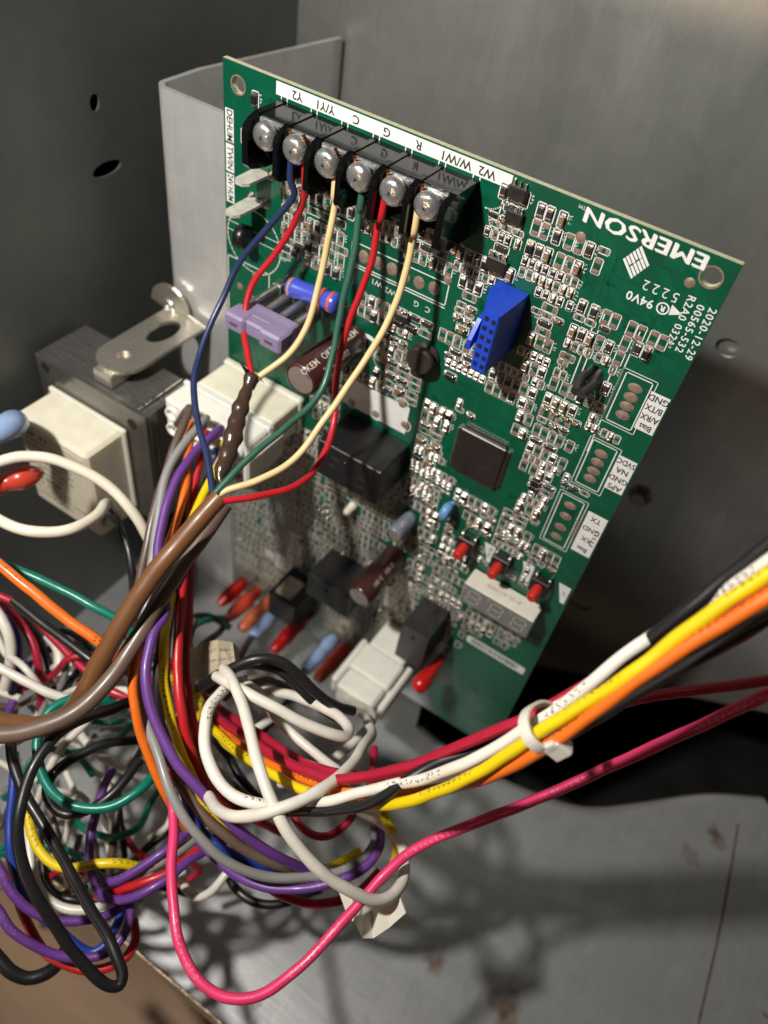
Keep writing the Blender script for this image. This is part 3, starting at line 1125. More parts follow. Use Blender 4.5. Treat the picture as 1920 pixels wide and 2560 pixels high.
for k, u in enumerate(scr_u):
    pb = MB()
    pb.box((u - 0.0037, -0.0112, -0.0118), (u + 0.0037, -0.0091, -0.0050), 0.0003)
    pb.box((u - 0.0031, -0.0120, -0.0062), (u + 0.0031, -0.0111, -0.0051), 0.0003)
    pb.build('clamp_plate', M_steel, block)
    sb = MB()
    yc = -0.0126 - rnd.uniform(0, 0.0005)
    vc = 0.0080
    prof = [(0, 0.0034), (0.0008, 0.00345), (0.0015, 0.0032), (0.0021, 0.0025), (0.0024, 0.0016), (0.0025, 0.0002)]
    sb.lathe((u, yc, -vc), (rnd.uniform(-0.06, 0.06), -1, rnd.uniform(-0.06, 0.06)), prof, 28)
    s = sb.build('screw', M_steel, block)
    cb = MB()
    ang = rnd.uniform(0, 1.5)
    for a in (ang, ang + math.pi / 2):
        dx, dz = math.cos(a), math.sin(a)
        nx, nz = -dz * 0.00034, dx * 0.00034
        y1 = yc - 0.00256
        cb.add([(u + dx * s1_ * 0.0019 + s2_ * nx, y1 + abs(s1_) * 0.00040, -vc + dz * s1_ * 0.0019 + s2_ * nz) for s1_, s2_ in ((-1, -1), (-1, 1), (0, 1), (0, -1))], [(0, 1, 2, 3)])
        cb.add([(u + dx * s1_ * 0.0019 + s2_ * nx, y1 + abs(s1_) * 0.00040, -vc + dz * s1_ * 0.0019 + s2_ * nz) for s1_, s2_ in ((0, -1), (0, 1), (1, 1), (1, -1))], [(0, 1, 2, 3)])
    cb.build('cross_recess', mat('recess_dark', (0.02, 0.02, 0.02), 0.6), block)
# tick marks beside the label
tk = MB()
for k in range(7):
    u = fin_u[k]
    sline(u - 0.0009, 0.0037, u - 0.0009, 0.0046, 0.0003, mb=tk)
    sline(u + 0.0009, 0.0037, u + 0.0009, 0.0046, 0.0003, mb=tk)
tk.build('tick_marks', M_silk, board)

# ------------------------------------------------------------------ two spade tabs
for (bx_, by_, wv, L) in ((659, 429, 0.0, 0.0105), (646, 500, 0.0, 0.0125)):
    u, v = B(bx_, by_)
    q = MB()
    q.prism([(u - 0.0026, -0.0002), (u + 0.0026, -0.0002), (u + 0.0026, -0.0022), (u + 0.0024, -L + 0.0016), (u + 0.0012, -L), (u - 0.0012, -L), (u - 0.0024, -L + 0.0016), (u - 0.0026, -0.0022)], 2, -v - 0.0004, -v + 0.0004)
    q2 = q.build('spade_tab', mat('dull_plated_brass', (0.70, 0.66, 0.58), 0.45, metal=0.35, noise=0.15, nscale=400), board)
    f = MB()
    for s in (-1, 1):
        f.lathe((u + s * 0.0027, -0.0001, -v), (0, -1, 0), [(0, 0.0017), (0.0006, 0.0013), (0.0014, 0.0007)], 12)
    f.build('solder_joint', M_tin, q2)
# varistor standing near the left edge
u, v = B(628, 578)
q = MB()
q.lathe((u - 0.001, -0.0045, -v), (1, 0, 0.1), [(0, 0.0028), (0.0006, 0.0036), (0.0030, 0.0036), (0.0036, 0.0028)], 20)
q.build('varistor', M_black, board)

# ------------------------------------------------------------------ blue resistor
a, b_ = aty((722, 714), -0.0042), aty((847, 762), -0.0042)
d = b_ - a
L = np.linalg.norm(d)
M_res = mat('blue_resistor_lacquer', (0.055, 0.085, 0.52), 0.3, coat=0.3)
q = MB()
R0 = 0.0029
q.lathe(a, d, [(0, R0 * 0.55), (L * 0.015, R0 * 0.9), (L * 0.05, R0 * 1.06), (L * 0.17, R0 * 1.06), (L * 0.22, R0 * 0.95), (L * 0.78, R0 * 0.95), (L * 0.83, R0 * 1.06), (L * 0.95, R0 * 1.06), (L * 0.985, R0 * 0.9), (L, R0 * 0.55)], 24)
res = q.build('power_resistor', M_res, board)
for (f0, f1, c) in ((0.07, 0.115, (0.48, 0.26, 0.10)), (0.68, 0.73, (0.62, 0.10, 0.03)), (0.86, 0.91, (0.62, 0.10, 0.03))):
    q = MB()
    q.lathe(a + d * f0, d, [(0, R0 * 1.075), (L * (f1 - f0), R0 * 1.075)], 24, cap0=False, cap1=False)
    q.build('colour_band', mat('band_%d' % int(c[1] * 100), c, 0.35, coat=0.2), res)
for s, p in ((-1, a), (1, b_)):
    q = MB()
    e = p + s * d / L * 0.0022
    q.tube(spline([p, e, (e[0] + s * 0.0008, -0.0022, e[2]), (e[0] + s * 0.0009, -0.0001, e[2])], 0.0005), 0.0004, 8)
    q.lathe((e[0] + s * 0.0009, -0.0001, e[2]), (0, -1, 0), [(0, 0.0012), (0.0007, 0.0007)], 10)
    q.build('lead', M_tin, res)

# ------------------------------------------------------------------ violet blade fuse in four clips
M_fuse = mat('violet_translucent_plastic', (0.46, 0.37, 0.60), 0.22, trans=0.45, sss=0.2, spec=0.5, coat=0.2)
yf, ybk = -0.0255, -0.0145
A, Bq, Cq, D = aty((560, 783), yf), aty((703, 855), yf), aty((688, 893), yf), aty((550, 815), yf)
fx0, fx1 = (A[0] + D[0]) / 2, (Bq[0] + Cq[0]) / 2
fz0, fz1 = (A[2] + Bq[2]) / 2, (Cq[2] + D[2]) / 2
q = MB()
q.box((fx0, yf + 0.0006, fz1), (fx0 + (fx1 - fx0) * 0.36, yf + 0.006, fz0), 0.0007)
q.box((fx0 + (fx1 - fx0) * 0.62, yf + 0.0006, fz1), (fx1, yf + 0.006, fz0), 0.0007)
q.box((fx0 + 0.001, yf + 0.0016, fz1 + 0.0004), (fx1 - 0.001, ybk, fz0 - 0.0004), 0.0006)
q.box((fx0 + 0.0002, yf + 0.0045, fz1 + 0.0002), (fx1 - 0.0002, yf + 0.0072, fz0 - 0.0002), 0.0005)
fuse = q.build('blade_fuse', M_fuse, board)
for f in (0.18, 0.80):
    q = MB()
    xx = fx0 + (fx1 - fx0) * f
    q.box((xx - 0.0013, yf + 0.00045, (fz0 + fz1) / 2 - 0.0004), (xx + 0.0013, yf + 0.0012, (fz0 + fz1) / 2 + 0.0004))
    q.build('test_point', mat('fuse_recess', (0.10, 0.07, 0.10), 0.4), fuse)
for k in range(4):
    xx = fx0 + (fx1 - fx0) * (0.12 + 0.255 * k)
    q = MB()
    zc = (fz0 + fz1) / 2
    for s in (-1, 1):
        q.lathe((xx, ybk + 0.0002, zc + s * 0.0013), (0, 1, 0), [(0, 0.0013), (0.0105, 0.0013)], 12)
    q.box((xx - 0.0016, -0.0042, zc - 0.0026), (xx + 0.0016, -0.0002, zc + 0.0026), 0.0003)
    q.build('fuse_clip', mat('dull_tin', (0.52, 0.50, 0.46), 0.35, metal=0.9, bump=0.2, bscale=700), board)

# ------------------------------------------------------------------ electrolytic capacitors
M_brown = mat('brown_sleeve', (0.055, 0.016, 0.014), 0.3, coat=0.35, noise=0.12, nscale=300)
M_gsleeve = mat('slate_sleeve', (0.20, 0.22, 0.27), 0.3, coat=0.35, noise=0.1, nscale=300)
M_can = mat('capacitor_can', (0.62, 0.56, 0.50), 0.3, metal=0.8, bump=0.2, bscale=600)
M_capink = mat('sleeve_print', (0.55, 0.50, 0.44), 0.5)


def electrolytic(bpx, r, h, lines, sleeve, tilt=(0, 0)):
    u, v = B(*bpx)
    c = np.array([u, -0.0001, -v])
    ax = np.array([tilt[0], -1.0, tilt[1]])
    ax /= np.linalg.norm(ax)
    q = MB()
    q.lathe(c, ax, [(0, r * 0.9), (0.0006, r), (0.0022, r), (0.0026, r * 0.94), (0.0032, r), (h - 0.0010, r), (h - 0.0002, r * 0.96), (h, r * 0.86)], 32, cap1=False)
    o = q.build('electrolytic_capacitor', sleeve, board)
    q = MB()
    q.lathe(c + ax * (h - 0.0004), ax, [(0, r * 0.88), (0.00012, r * 0.8)], 28)
    q.build('can_top', M_can, o)
    # vent score on the top
    U = np.array([1.0, 0, 0]) - ax * ax[0]
    U /= np.linalg.norm(U)
    V = np.cross(ax, U)
    q = MB()
    for s in (0.3, 0.3 + 2.09, 0.3 + 4.19):
        e = c + ax * (h - 0.00022)
        dd = math.cos(s) * U + math.sin(s) * V
        nn = -math.sin(s) * U + math.cos(s) * V
        q.add([e + nn * 0.00012, e - nn * 0.00012, e + dd * r * 0.72 - nn * 0.00012, e + dd * r * 0.72 + nn * 0.00012], [(0, 1, 2, 3)])
    q.build('vent_score', mat('score_shadow', (0.25, 0.20, 0.17), 0.5), o)
    # lettering wrapped round the sleeve
    q = MB()
    for (body, size, along, ang0) in lines:
        Vt, Ft = text_mesh(body, size, 1.05, 0.00004)
        out = []
        for (x, y, _) in Vt:
            an = ang0 + y / r
            p = c + ax * (h - along - x) + (r + 0.00008) * (math.cos(an) * U + math.sin(an) * V)
            out.append(p)
        q.add(out, [f[::-1] for f in Ft])
    if lines:
        q.build('sleeve_print', M_capink, o)
    return o, U, V


electrolytic((885, 844), 0.0051, 0.0265, [('OKEM  OKEM  OKEM', 0.0027, 0.011, 1.15), ('2202   2202', 0.0024, 0.011, 0.5), ('105', 0.003, 0.004, -0.2)], M_brown)
electrolytic((991, 1384), 0.0045, 0.0245, [('105 C   105 C', 0.002, 0.011, 0.9), ('47uF  50V', 0.002, 0.011, 0.25)], M_brown)
electrolytic((1025, 1291), 0.0029, 0.0108, [('VT', 0.002, 0.004, 1.2)], M_gsleeve)

# ------------------------------------------------------------------ relays
M_relay = mat('relay_black_plastic', (0.011, 0.011, 0.012), 0.36, noise=0.25, nscale=900, bump=0.18, bscale=1600)


def relay(x0, x1, v0, v1, h, txt=None):
    q = MB()
    q.box((x0, -h, -v1), (x1, -0.0003, -v0), 0.0003)
    o = q.build('relay', M_relay, board)
    q = MB()
    q.lathe((x0 + (x1 - x0) * 0.45, -h - 0.00001, -v0 - 0.0042), (0, -1, 0), [(0, 0.0009), (0.0004, 0.0007), (0.00045, 0.0002)], 14)
    q.build('moulding_pip', M_relay, o)
    if txt:
        q = MB()
        for (body, fu, fv, sz) in txt:
            put_text(q, body, x0 + (x1 - x0) * fu, v0 + (v1 - v0) * fv, sz, -h - 0.00004, 180)
        q.build('moulded_text', mat('relay_grey_text', (0.07, 0.07, 0.068), 0.5), o)
    return o


relay(0.0495, 0.0727, 0.0902, 0.1045, 0.0165, [('T76', 0.30, 0.30, 0.0020), ('UL', 0.25, 0.55, 0.0018), ('10A 277VAC', 0.62, 0.70, 0.0014), ('12VDC', 0.75, 0.45, 0.0014)])
relay(0.0910, 0.1022, 0.1545, 0.1745, 0.0160)
relay(0.0500, 0.0690, 0.1580, 0.1710, 0.0160, [('250V', 0.5, 0.5, 0.0016)])
q = MB()
x0, vv0 = aty((672, 1500), -0.016)[0], 0.184
q.box((x0, -0.0165, -0.199), (x0 + 0.0135, -0.0003, -vv0), 0.0004)
o = q.build('fuse_holder_box', M_relay, board)
q = MB()
q.box((x0 + 0.0022, -0.0150, -vv0 - 0.0004), (x0 + 0.0098, -0.0050, -vv0 + 0.0011), 0.0004)
q.build('ivory_insert', mat('ivory_insert', (0.55, 0.50, 0.38), 0.5, noise=0.3, nscale=500), o)

# ------------------------------------------------------------------ microcontroller
iu0, iv0 = B(1158, 1052)
iu1, iv1 = B(1246, 1226)
iu0, iu1 = 0.0871, 0.1042
iv0, iv1 = 0.0715, 0.0900
q = MB()
e = 0.0012
q.box((iu0 + e, -0.0017, -iv1 + e), (iu1 - e, -0.0002, -iv0 - e), 0.00025)
ic = q.build('microcontroller', M_chip, board)
for side_ in range(4):
    q = MB()
    for k in range(25):
        f = (k + 0.5) / 25
        if side_ < 2:
            uu = iu0 + e + 0.0006 + (iu1 - iu0 - 2 * e - 0.0012) * f
            za, zb = (-iv0, -iv0 - e - 0.0001) if side_ == 0 else (-iv1 + e + 0.0001, -iv1)
            q.box((uu - 0.00014, -0.0009, zb), (uu + 0.00014, -0.0002, za))
        else:
            zz = -iv0 - e - 0.0006 - (iv1 - iv0 - 2 * e - 0.0012) * f
            xa, xb = (iu0, iu0 + e + 0.0001) if side_ == 2 else (iu1 - e - 0.0001, iu1)
            q.box((xa, -0.0009, zz - 0.00014), (xb, -0.0002, zz + 0.00014))
    q.build('pin_row', M_tin, ic)
# voltage regulator inductor and small transistors
u, v = B(1067, 886)
q = MB()
q.lathe((u, -0.0001, -v), (0, -1, 0), [(0, 0.0042), (0.0012, 0.0042), (0.0013, 0.0032), (0.0030, 0.0032), (0.0031, 0.0042), (0.0042, 0.0041), (0.0045, 0.0036)], 24)
q.build('inductor', mat('ferrite', (0.03, 0.022, 0.02), 0.5, noise=0.2, nscale=600), board)
for p, sz in (((1048, 925), 0.0022), ((1245, 660), 0.0028), ((1298, 480), 0.0024), ((1290, 540), 0.0022), ((1010, 792), 0.002)):
    u, v = B(*p)
    q = MB()
    q.box((u - sz, -0.0015, -v - sz * 0.65), (u + sz, -0.0003, -v + sz * 0.65), 0.0003)
    o = q.build('transistor', M_chip, board)
    q = MB()
    for s in (-0.6, 0, 0.6):
        q.box((u + s * sz - 0.0003, -0.0006, -v + sz * 0.64), (u + s * sz + 0.0003, -0.0002, -v + sz * 1.05), 0.0001)
    q.box((u - sz * 0.5, -0.0006, -v - sz * 1.05), (u + sz * 0.5, -0.0002, -v - sz * 0.64), 0.0001)
    q.build('lead', M_tin, o)

# ------------------------------------------------------------------ blue socket with twelve holes
M_blue = mat('blue_connector_plastic', (0.008, 0.055, 0.52), 0.55, coat=0.05, noise=0.06, nscale=300)
h = 0.0145
fx0_, fx1_, va, vb_ = 0.0905, 0.0946, 0.0256, 0.0421
q = MB()
q.prism([(0.0870, -0.0002), (0.0955, -0.0002), (0.0955, -0.0035), (fx1_, -h + 0.0003), (fx1_ - 0.0003, -h), (fx0_ + 0.0003, -h), (fx0_, -h + 0.0003), (0.0886, -0.0062), (0.0870, -0.0052)], 2, -vb_, -va)
soc = q.build('socket', M_blue, board)
q = MB()
q.prism([(-0.0130, -0.0360), (-0.0095, -0.0315), (-0.0050, -0.0315), (-0.0050, -0.0370), (-0.0126, -0.0390)], 0, fx0_ - 0.0030, fx0_ - 0.0019)
q.box((fx0_ - 0.0022, -0.0085, -0.0365), (fx0_ - 0.0002, -0.0055, -0.0325))
q.build('latch', M_blue, soc)
M_hole = mat('socket_hole_dark', (0.002, 0.004, 0.03), 0.8)
for k in range(6):
    for s in (0, 1):
        q = MB()
        uu = fx0_ + 0.0011 + s * 0.0019
        vv = va + 0.0018 + k * 0.0026 + 0.0002 * s
        q.box((uu - 0.00055, -h - 0.00006, -vv - 0.0006), (uu + 0.00055, -h + 0.002, -vv + 0.0006))
        q.build('contact_hole', M_hole, soc)

# ------------------------------------------------------------------ push buttons
M_redp = mat('red_button_plastic', (0.52, 0.022, 0.014), 0.38, coat=0.1)
for (px, py), lab_ in (((1174, 1350), 0), ((1258, 1398), 1), ((1355, 1456), 2)):
    u, v = B(px, py)
    v = 0.1158
    q = MB()
    q.box((u - 0.0031, -0.0036, -v - 0.0031), (u + 0.0031, -0.0003, -v + 0.0031), 0.0003)
    o = q.build('push_button', M_black, board)
    q = MB()
    q.lathe((u, -0.0030, -v), (0, -1, 0), [(0, 0.00175), (0.0052, 0.00175), (0.0057, 0.0014)], 20)
    q.build('plunger', M_redp, o)
    for sx in (-1, 1):
        for sz in (-1, 1):
            q = MB()
            q.box((u + sx * 0.0023 - 0.0005, -0.0022, -v + sz * 0.0030 - 0.0002), (u + sx * 0.0023 + 0.0005, -0.0002, -v + sz * 0.0041), 0.0002)
            q.build('leg', M_tin, o)

# ------------------------------------------------------------------ three-digit display
dx0, dx1, dva, dvb, dh = 0.1056, 0.1309, 0.1262, 0.1357, 0.0080
q = MB()
q.box((dx0, -dh, -dvb), (dx1, -0.0004, -dva), 0.0002)
M_disp = mat('display_cream_case', (0.74, 0.70, 0.60), 0.5, noise=0.05, nscale=300)
disp = q.build('digit_display', M_disp, board)
q = MB()
q.box((dx0 + 0.0002, -dh - 0.0001, -dvb + 0.0002), (dx1 - 0.0002, -dh + 0.0003, -dva - 0.0002))
q.build('face', mat('display_grey_face', (0.19, 0.185, 0.18), 0.35), disp)
M_seg = mat('display_segments', (0.46, 0.43, 0.37), 0.45)
for k in range(3):
    q = MB()
    cx = dx0 + (dx1 - dx0) * (0.17 + 0.333 * k)
    cz = -(dva + dvb) / 2
    w2, h2_, t2 = 0.0021, 0.0030, 0.0005
    sl = 0.10

    def seg(xa, za, xb, zb):
        xa, xb = xa + sl * za, xb + sl * zb
        d_ = np.array([xb - xa, zb - za])
        d_ /= np.linalg.norm(d_)
        n_ = np.array([-d_[1], d_[0]]) * t2 / 2
        P = [(xa + n_[0], za + n_[1]), (xb + n_[0], zb + n_[1]), (xb - n_[0], zb - n_[1]), (xa - n_[0], za - n_[1])]
        q.add([(cx + p[0], -dh - 0.00016, cz + p[1]) for p in P][::-1], [(0, 1, 2, 3)])
    g_ = 0.0004
    for z_ in (-h2_, 0, h2_):
        seg(-w2 + g_, z_, w2 - g_, z_)
    for x_ in (-w2, w2):
        seg(x_, g_, x_, h2_ - g_)
        seg(x_, -h2_ + g_, x_, -g_)
    ring(q, cx - 0.0033, -cz - h2_, 0, 0.0004, -dh - 0.00016, 10)
    q.build('digit', M_seg, disp)
q = MB()
put_text(q, '8135-AG5600', (dx0 + dx1) / 2, 0, 0.0022, 0, 180)
q.v = [(x_, -dh / 2 + 0.0 + z_, -dva + 0.00005) for (x_, y_, z_) in q.v]
q.f = [f[::-1] for f in q.f]
q.build('case_print', mat('case_print_grey', (0.30, 0.28, 0.25), 0.6), disp)

# ------------------------------------------------------------------ small upright parts
u, v = B(884, 1262)
q = MB()
q.lathe((u, -0.0002, -v), (0, -1, 0), [(0, 0.0016), (0.0012, 0.0016), (0.0013, 0.0014), (0.0040, 0.0014), (0.0050, 0.0010), (0.0054, 0.0003)], 18)
q.build('indicator_lamp', mat('milky_led', (0.78, 0.74, 0.58), 0.35, sss=0.3), board)
u, v = B(1135, 1258)
q = MB()
q.lathe((u - 0.0016, -0.0046, -v), (1, 0, 0), [(0, 0.0022), (0.0006, 0.0030), (0.0022, 0.0030), (0.0028, 0.0022)], 20)
q.box((u - 0.0012, -0.0030, -v - 0.0012), (u + 0.0008, -0.0004, -v + 0.0012), 0.0004)
q.build('ceramic_capacitor', mat('light_blue_epoxy', (0.13, 0.32, 0.60), 0.4, coat=0.15), board)
# snap-in black stand-off through the board: two sprung prongs
q = MB()
for s in (-1, 1):
    q.tube(spline([(hs[0] + s * 0.0012, 0.006, -hs[1]), (hs[0] + s * 0.0013, 0.0, -hs[1]), (hs[0] + s * 0.0017, -0.003, -hs[1] - 0.0002), (hs[0] + s * 0.0007, -0.0085, -hs[1] - 0.0004)], 0.0008), 0.0012, 10)
q.build('standoff', mat('black_nylon', (0.03, 0.027, 0.027), 0.4), board)
# red insulating boot on a lone pin
u, v = B(1118, 1625)
M_redboot = mat('red_vinyl_boot', (0.55, 0.008, 0.008), 0.28, coat=0.3)
q = MB()
q.lathe((u, -0.0035, -v), (-0.05, -1, 0), [(0, 0.0016), (0.006, 0.0019), (0.012, 0.0030), (0.0150, 0.0033), (0.0175, 0.0027), (0.0186, 0.0008)], 20)
o = q.build('pin_boot', M_redboot, board)
q = MB()
q.lathe((u, -0.0001, -v), (0, -1, 0), [(0, 0.0015), (0.0008, 0.0009), (0.0040, 0.0007)], 12)
q.build('pin', M_tin, o)
# row of solder joints along the lower edge and scattered round joints
sj = MB()
for k in range(45):
    p = rnd.choice(((640, 1180), (700, 1230), (780, 1260), (850, 1300), (640, 1380), (700, 1440), (760, 1480), (900, 1560), (960, 1530), (1000, 1560), (900, 1390), (860, 1220), (1130, 1330), (1080, 1420)))
    u, v = B(p[0] + rnd.uniform(-45, 45), p[1] + rnd.uniform(-40, 40))
    if 0.002 < u < 0.135 and v < 0.222:
        sj.lathe((u, -0.0001, -v), (0, -1, 0), [(0, rnd.uniform(0.0008, 0.0014)), (0.0004, 0.0007), (0.0011, 0.0003)], 9)
tag(sj.build('solder_joints', M_tin, board), None, None, kind='stuff')
# wire link across the lower part
q = MB()
a, b_ = B(1004, 1500), B(1030, 1560)
q.tube(spline([(a[0], -0.0002, -a[1]), (a[0], -0.0016, -a[1] - 0.0004), (b_[0] - 0.0006, -0.0016, -b_[1]), (b_[0], -0.0002, -b_[1])], 0.0008), 0.0005, 8)
q.build('wire_link', M_tin, board)

# ------------------------------------------------------------------ power headers (parts of the board)
q = MB()
q.box((0.0005, -0.0165, -0.1072), (0.0318, -0.0002, -0.0945), 0.0006)
q.box((0.0, -0.0030, -0.1082), (0.0326, -0.0002, -0.0935), 0.0006)
q.build('power_header', M_nylon, board)
HX0, HX1, HV0, HV1 = 0.0795, 0.0950, 0.1800, 0.1915
q = MB()
q.box((HX0, -0.0145, -HV1), (HX1, -0.0002, -HV0), 0.0006)
q.build('motor_header', M_nylonw, board)

# ================================================================== PLUGS
pl = thing('wire_plug', 'large ivory nylon plug with wires, pushed into the header below the violet fuse', 'plug', (0.016, -0.0235, -0.108))
q = MB()
px0, px1, pz0, pz1 = -0.0012, 0.0332, -0.1085, -0.0935
q.box((px0, -0.0300, pz0), (px1, -0.0168, pz1), 0.0008)
q.box((px0 - 0.0006, -0.0205, pz0 - 0.0005), (px1 + 0.0004, -0.0188, pz1 + 0.0006), 0.0004)
q.build('housing', M_nylonw, pl)
q = MB()
q.box((px1 + 0.0002, -0.0335, pz0 + 0.0015), (px1 + 0.0026, -0.0150, pz1 - 0.0030), 0.0008)
q.build('latch', M_nylonw, pl)
PLW = []
for k in range(6):
    for r_ in range(2):
        cx, cz = px0 + 0.0042 + k * 0.0052, pz1 - 0.0040 - r_ * 0.0065
        q = MB()
        q.lathe((cx, -0.0302, cz), (0, -1, 0), [(0, 0.0026), (0.0016, 0.0025), (0.0016, 0.0019), (0.0003, 0.0018)], 16, cap0=False)
        q.build('wire_collar', M_nylonw, pl)
        PLW.append(np.array([cx, -0.0300, cz]))

mp = thing('motor_plug', 'white nylon plug with side wings pushed in beside a black relay and a red boot', 'plug', (0.087, -0.025, -0.192))
q = MB()
q.box((HX0 - 0.0010, -0.0270, -HV1 - 0.0008), (HX1 + 0.0010, -0.0146, -HV0 + 0.0008), 0.0008)
q.box((HX0 - 0.0002, -0.0360, -HV1), (HX1 + 0.0002, -0.0270, -HV0 - 0.0004), 0.0010)
q.build('housing', M_nylonw, mp)
for s, xw in ((-1, HX0 - 0.0012), (1, HX1 + 0.0012)):
    q = MB()
    xa, xb = sorted((xw, xw + s * 0.0026))
    q.box((xa, -0.0340, -HV1 + 0.001), (xb, -0.0120, -HV0 - 0.002), 0.0008)
    q.build('wing', M_nylonw, mp)

# ================================================================== TRANSFORMER
zt = -0.100
tx0, tx1, ty0, ty1 = -0.0541, -0.0040, -0.0361, -0.0135
zb = -0.152
tf = thing('transformer', 'small laminated transformer with ivory bobbin and printed rating label beside the board', 'transformer', ((tx0 + tx1) / 2, ty0, zb))
M_lam = mat('lamination_steel', (0.19, 0.18, 0.17), 0.26, metal=0.7, noise=0.25, nscale=60, stretch=(1, 20, 1), bump=0.12, bscale=120, rvar=0.08)
q = MB()
nl = 18
for k in range(nl):
    ya, yb_ = ty0 + (ty1 - ty0) * k / nl, ty0 + (ty1 - ty0) * (k + 0.985) / nl
    j = 0.00005 * rnd.uniform(-1, 1)
    q.box((tx0 + j, ya, zb + j), (tx1 + j, yb_, zt + j), 0.0002)
core = q.build('core', M_lam, tf)
M_hl = mat('bolt_hole_dark', (0.008, 0.007, 0.006), 0.8)
for p in ((114, 918), (330, 1060)):
    c = aty(p, ty0)
    q = MB()
    q.lathe((c[0], ty0 - 0.00025, c[2]), (0, 1, 0), [(0, 0.0019), (0.002, 0.0019)], 18)
    q.build('bolt_hole', M_hl, core)
# weld bead along the right end of the stack
q = MB()
P = spline([(tx1 - 0.0042, ty0 + 0.001, zt + 0.0002), (tx1 - 0.0040, (ty0 + ty1) / 2, zt + 0.0003), (tx1 - 0.0044, ty1 - 0.001, zt + 0.0002)], 0.0008)
q.tube(P, [0.0006 + 0.0003 * rnd.random() for _ in P], 8)
q.build('weld_bead', M_tin, core)
b1, b2 = aty((135, 955), ty0), aty((316, 1086), ty0)
bzt = (b1[2] + b2[2]) / 2
bx0_, bx1_ = b1[0], b2[0]
byf = ty0 - 0.0175
bzb = aty((255, 1346), byf)[2]
q = MB()
q.box((bx0_, byf, bzb), (bx1_, ty0 - 0.0002, bzt), 0.0012)
q.box((bx0_ - 0.0012, ty0 - 0.0022, bzb + 0.004), (bx1_ + 0.0012, ty0 - 0.0003, bzt + 0.0010), 0.0006)
bob = q.build('bobbin', M_nylon, tf)
q = MB()
ly = byf - 0.00012
q.box((bx0_ + 0.0016, ly, bzb + 0.0025), (bx1_ - 0.0020, ly + 0.0003, bzt - 0.0030))
lb = q.build('rating_label', mat('paper_label', (0.70, 0.64, 0.50), 0.6, noise=0.05, nscale=200), bob)
q = MB()
zz = bzt - 0.005
for row_ in range(11):
    x = bx0_ + 0.0030
    xe = bx1_ - 0.003 - rnd.uniform(0, 0.014)
    big_ = row_ in (0, 7)
    s_ = 0.0010 if big_ else 0.0006
    while x < xe:
        for _ in range(3):
            p0 = (x + rnd.uniform(0, s_ * 1.3), zz + rnd.uniform(-s_, s_))
            p1 = (x + rnd.uniform(0, s_ * 1.3), zz + rnd.uniform(-s_, s_))
            dd = np.array(p1) - np.array(p0)
            L = np.linalg.norm(dd) + 1e-9
            nn = np.array([-dd[1], dd[0]]) / L * (0.00030 if big_ else 0.00019)
            q.add([(p0[0] + nn[0], ly - 0.00006, p0[1] + nn[1]), (p1[0] + nn[0], ly - 0.00006, p1[1] + nn[1]), (p1[0] - nn[0], ly - 0.00006, p1[1] - nn[1]), (p0[0] - nn[0], ly - 0.00006, p0[1] - nn[1])], [(0, 1, 2, 3)])
        x += s_ * 1.9 * (2.2 if rnd.random() < 0.15 else 1)
        if big_ and row_ == 0 and x > bx0_ + 0.013:
            break
    zz -= 0.0030
q.build('label_print', mat('label_print_ink', (0.07, 0.055, 0.04), 0.6), bob)

# slotted mounting foot: round end over the core, bent up against the bracket and screwed there
M_foot = mat('yellow_passivated_steel', (0.72, 0.67, 0.58), 0.30, metal=0.85, noise=0.15, nscale=120, rvar=0.08, bump=0.15, bscale=300)
zf = -0.0935
ce = atz((309, 888), zf)
sl1, sl2 = atz((345, 868), zf), atz((425, 835), zf)
rw_ = 0.0088
yfl = 0.0068
q = MB()
N = 16
out = [(ce[0] + rw_ * math.cos(a), ce[1] + rw_ * math.sin(a)) for a in [math.pi + math.pi * k / N for k in range(N + 1)]]
out = [(ce[0] - rw_, yfl)] + out + [(ce[0] + rw_, yfl)]
plate(q, out, [(ce[0], ce[1], 0.0023, 0.0023), (ce[0] + 0.0002, (ce[1] + yfl) / 2 + 0.0035, 0.0042, 0.0075)], lambda p, d: (p[0], p[1], zf - d), 0.0013, 24)
foot = q.build('mounting_foot', [M_foot, M_foot], tf)
ear = aty((432, 762), 0.0088)
q = MB()
re = 0.0085
out = [(ce[0] - rw_, zf - 0.0012), (ce[0] + rw_, zf - 0.0012), (ear[0] + re, ear[2])] + [(ear[0] + re * math.cos(a), ear[2] + re * math.sin(a)) for a in [math.pi * k / 14 for k in range(1, 14)]] + [(ear[0] - re, ear[2])]
plate(q, out, [(ear[0], ear[2], 0.0026, 0.0026)], lambda p, d: (p[0], yfl + 0.0002 + d, p[1]), 0.0013, 20)
q.build('upright_ear', [M_foot, M_foot], foot)
q = MB()
q.lathe((ear[0], yfl + 0.0008, ear[2]), (0, -1, 0), [(0, 0.0030), (0.0008, 0.0032), (0.0014, 0.0026), (0.0015, 0.0012), (0.0008, 0.0004)], 20)
q.build('rivet', M_steel, foot)
q = MB()
q.box((ce[0] - 0.004, ty0 + 0.003, zt + 0.0002), (ce[0] + 0.004, ty1 - 0.004, zf - 0.0014), 0.0004)
q.build('spacer', M_foot, foot)

# ================================================================== WIRES
WC = {}


def wcol(name, c, rough=0.4, coat=0.12):
    WC[name] = mat('insulation_' + name, c, rough, noise=0.07, nscale=160, coat=coat, bump=0.10, bscale=420)


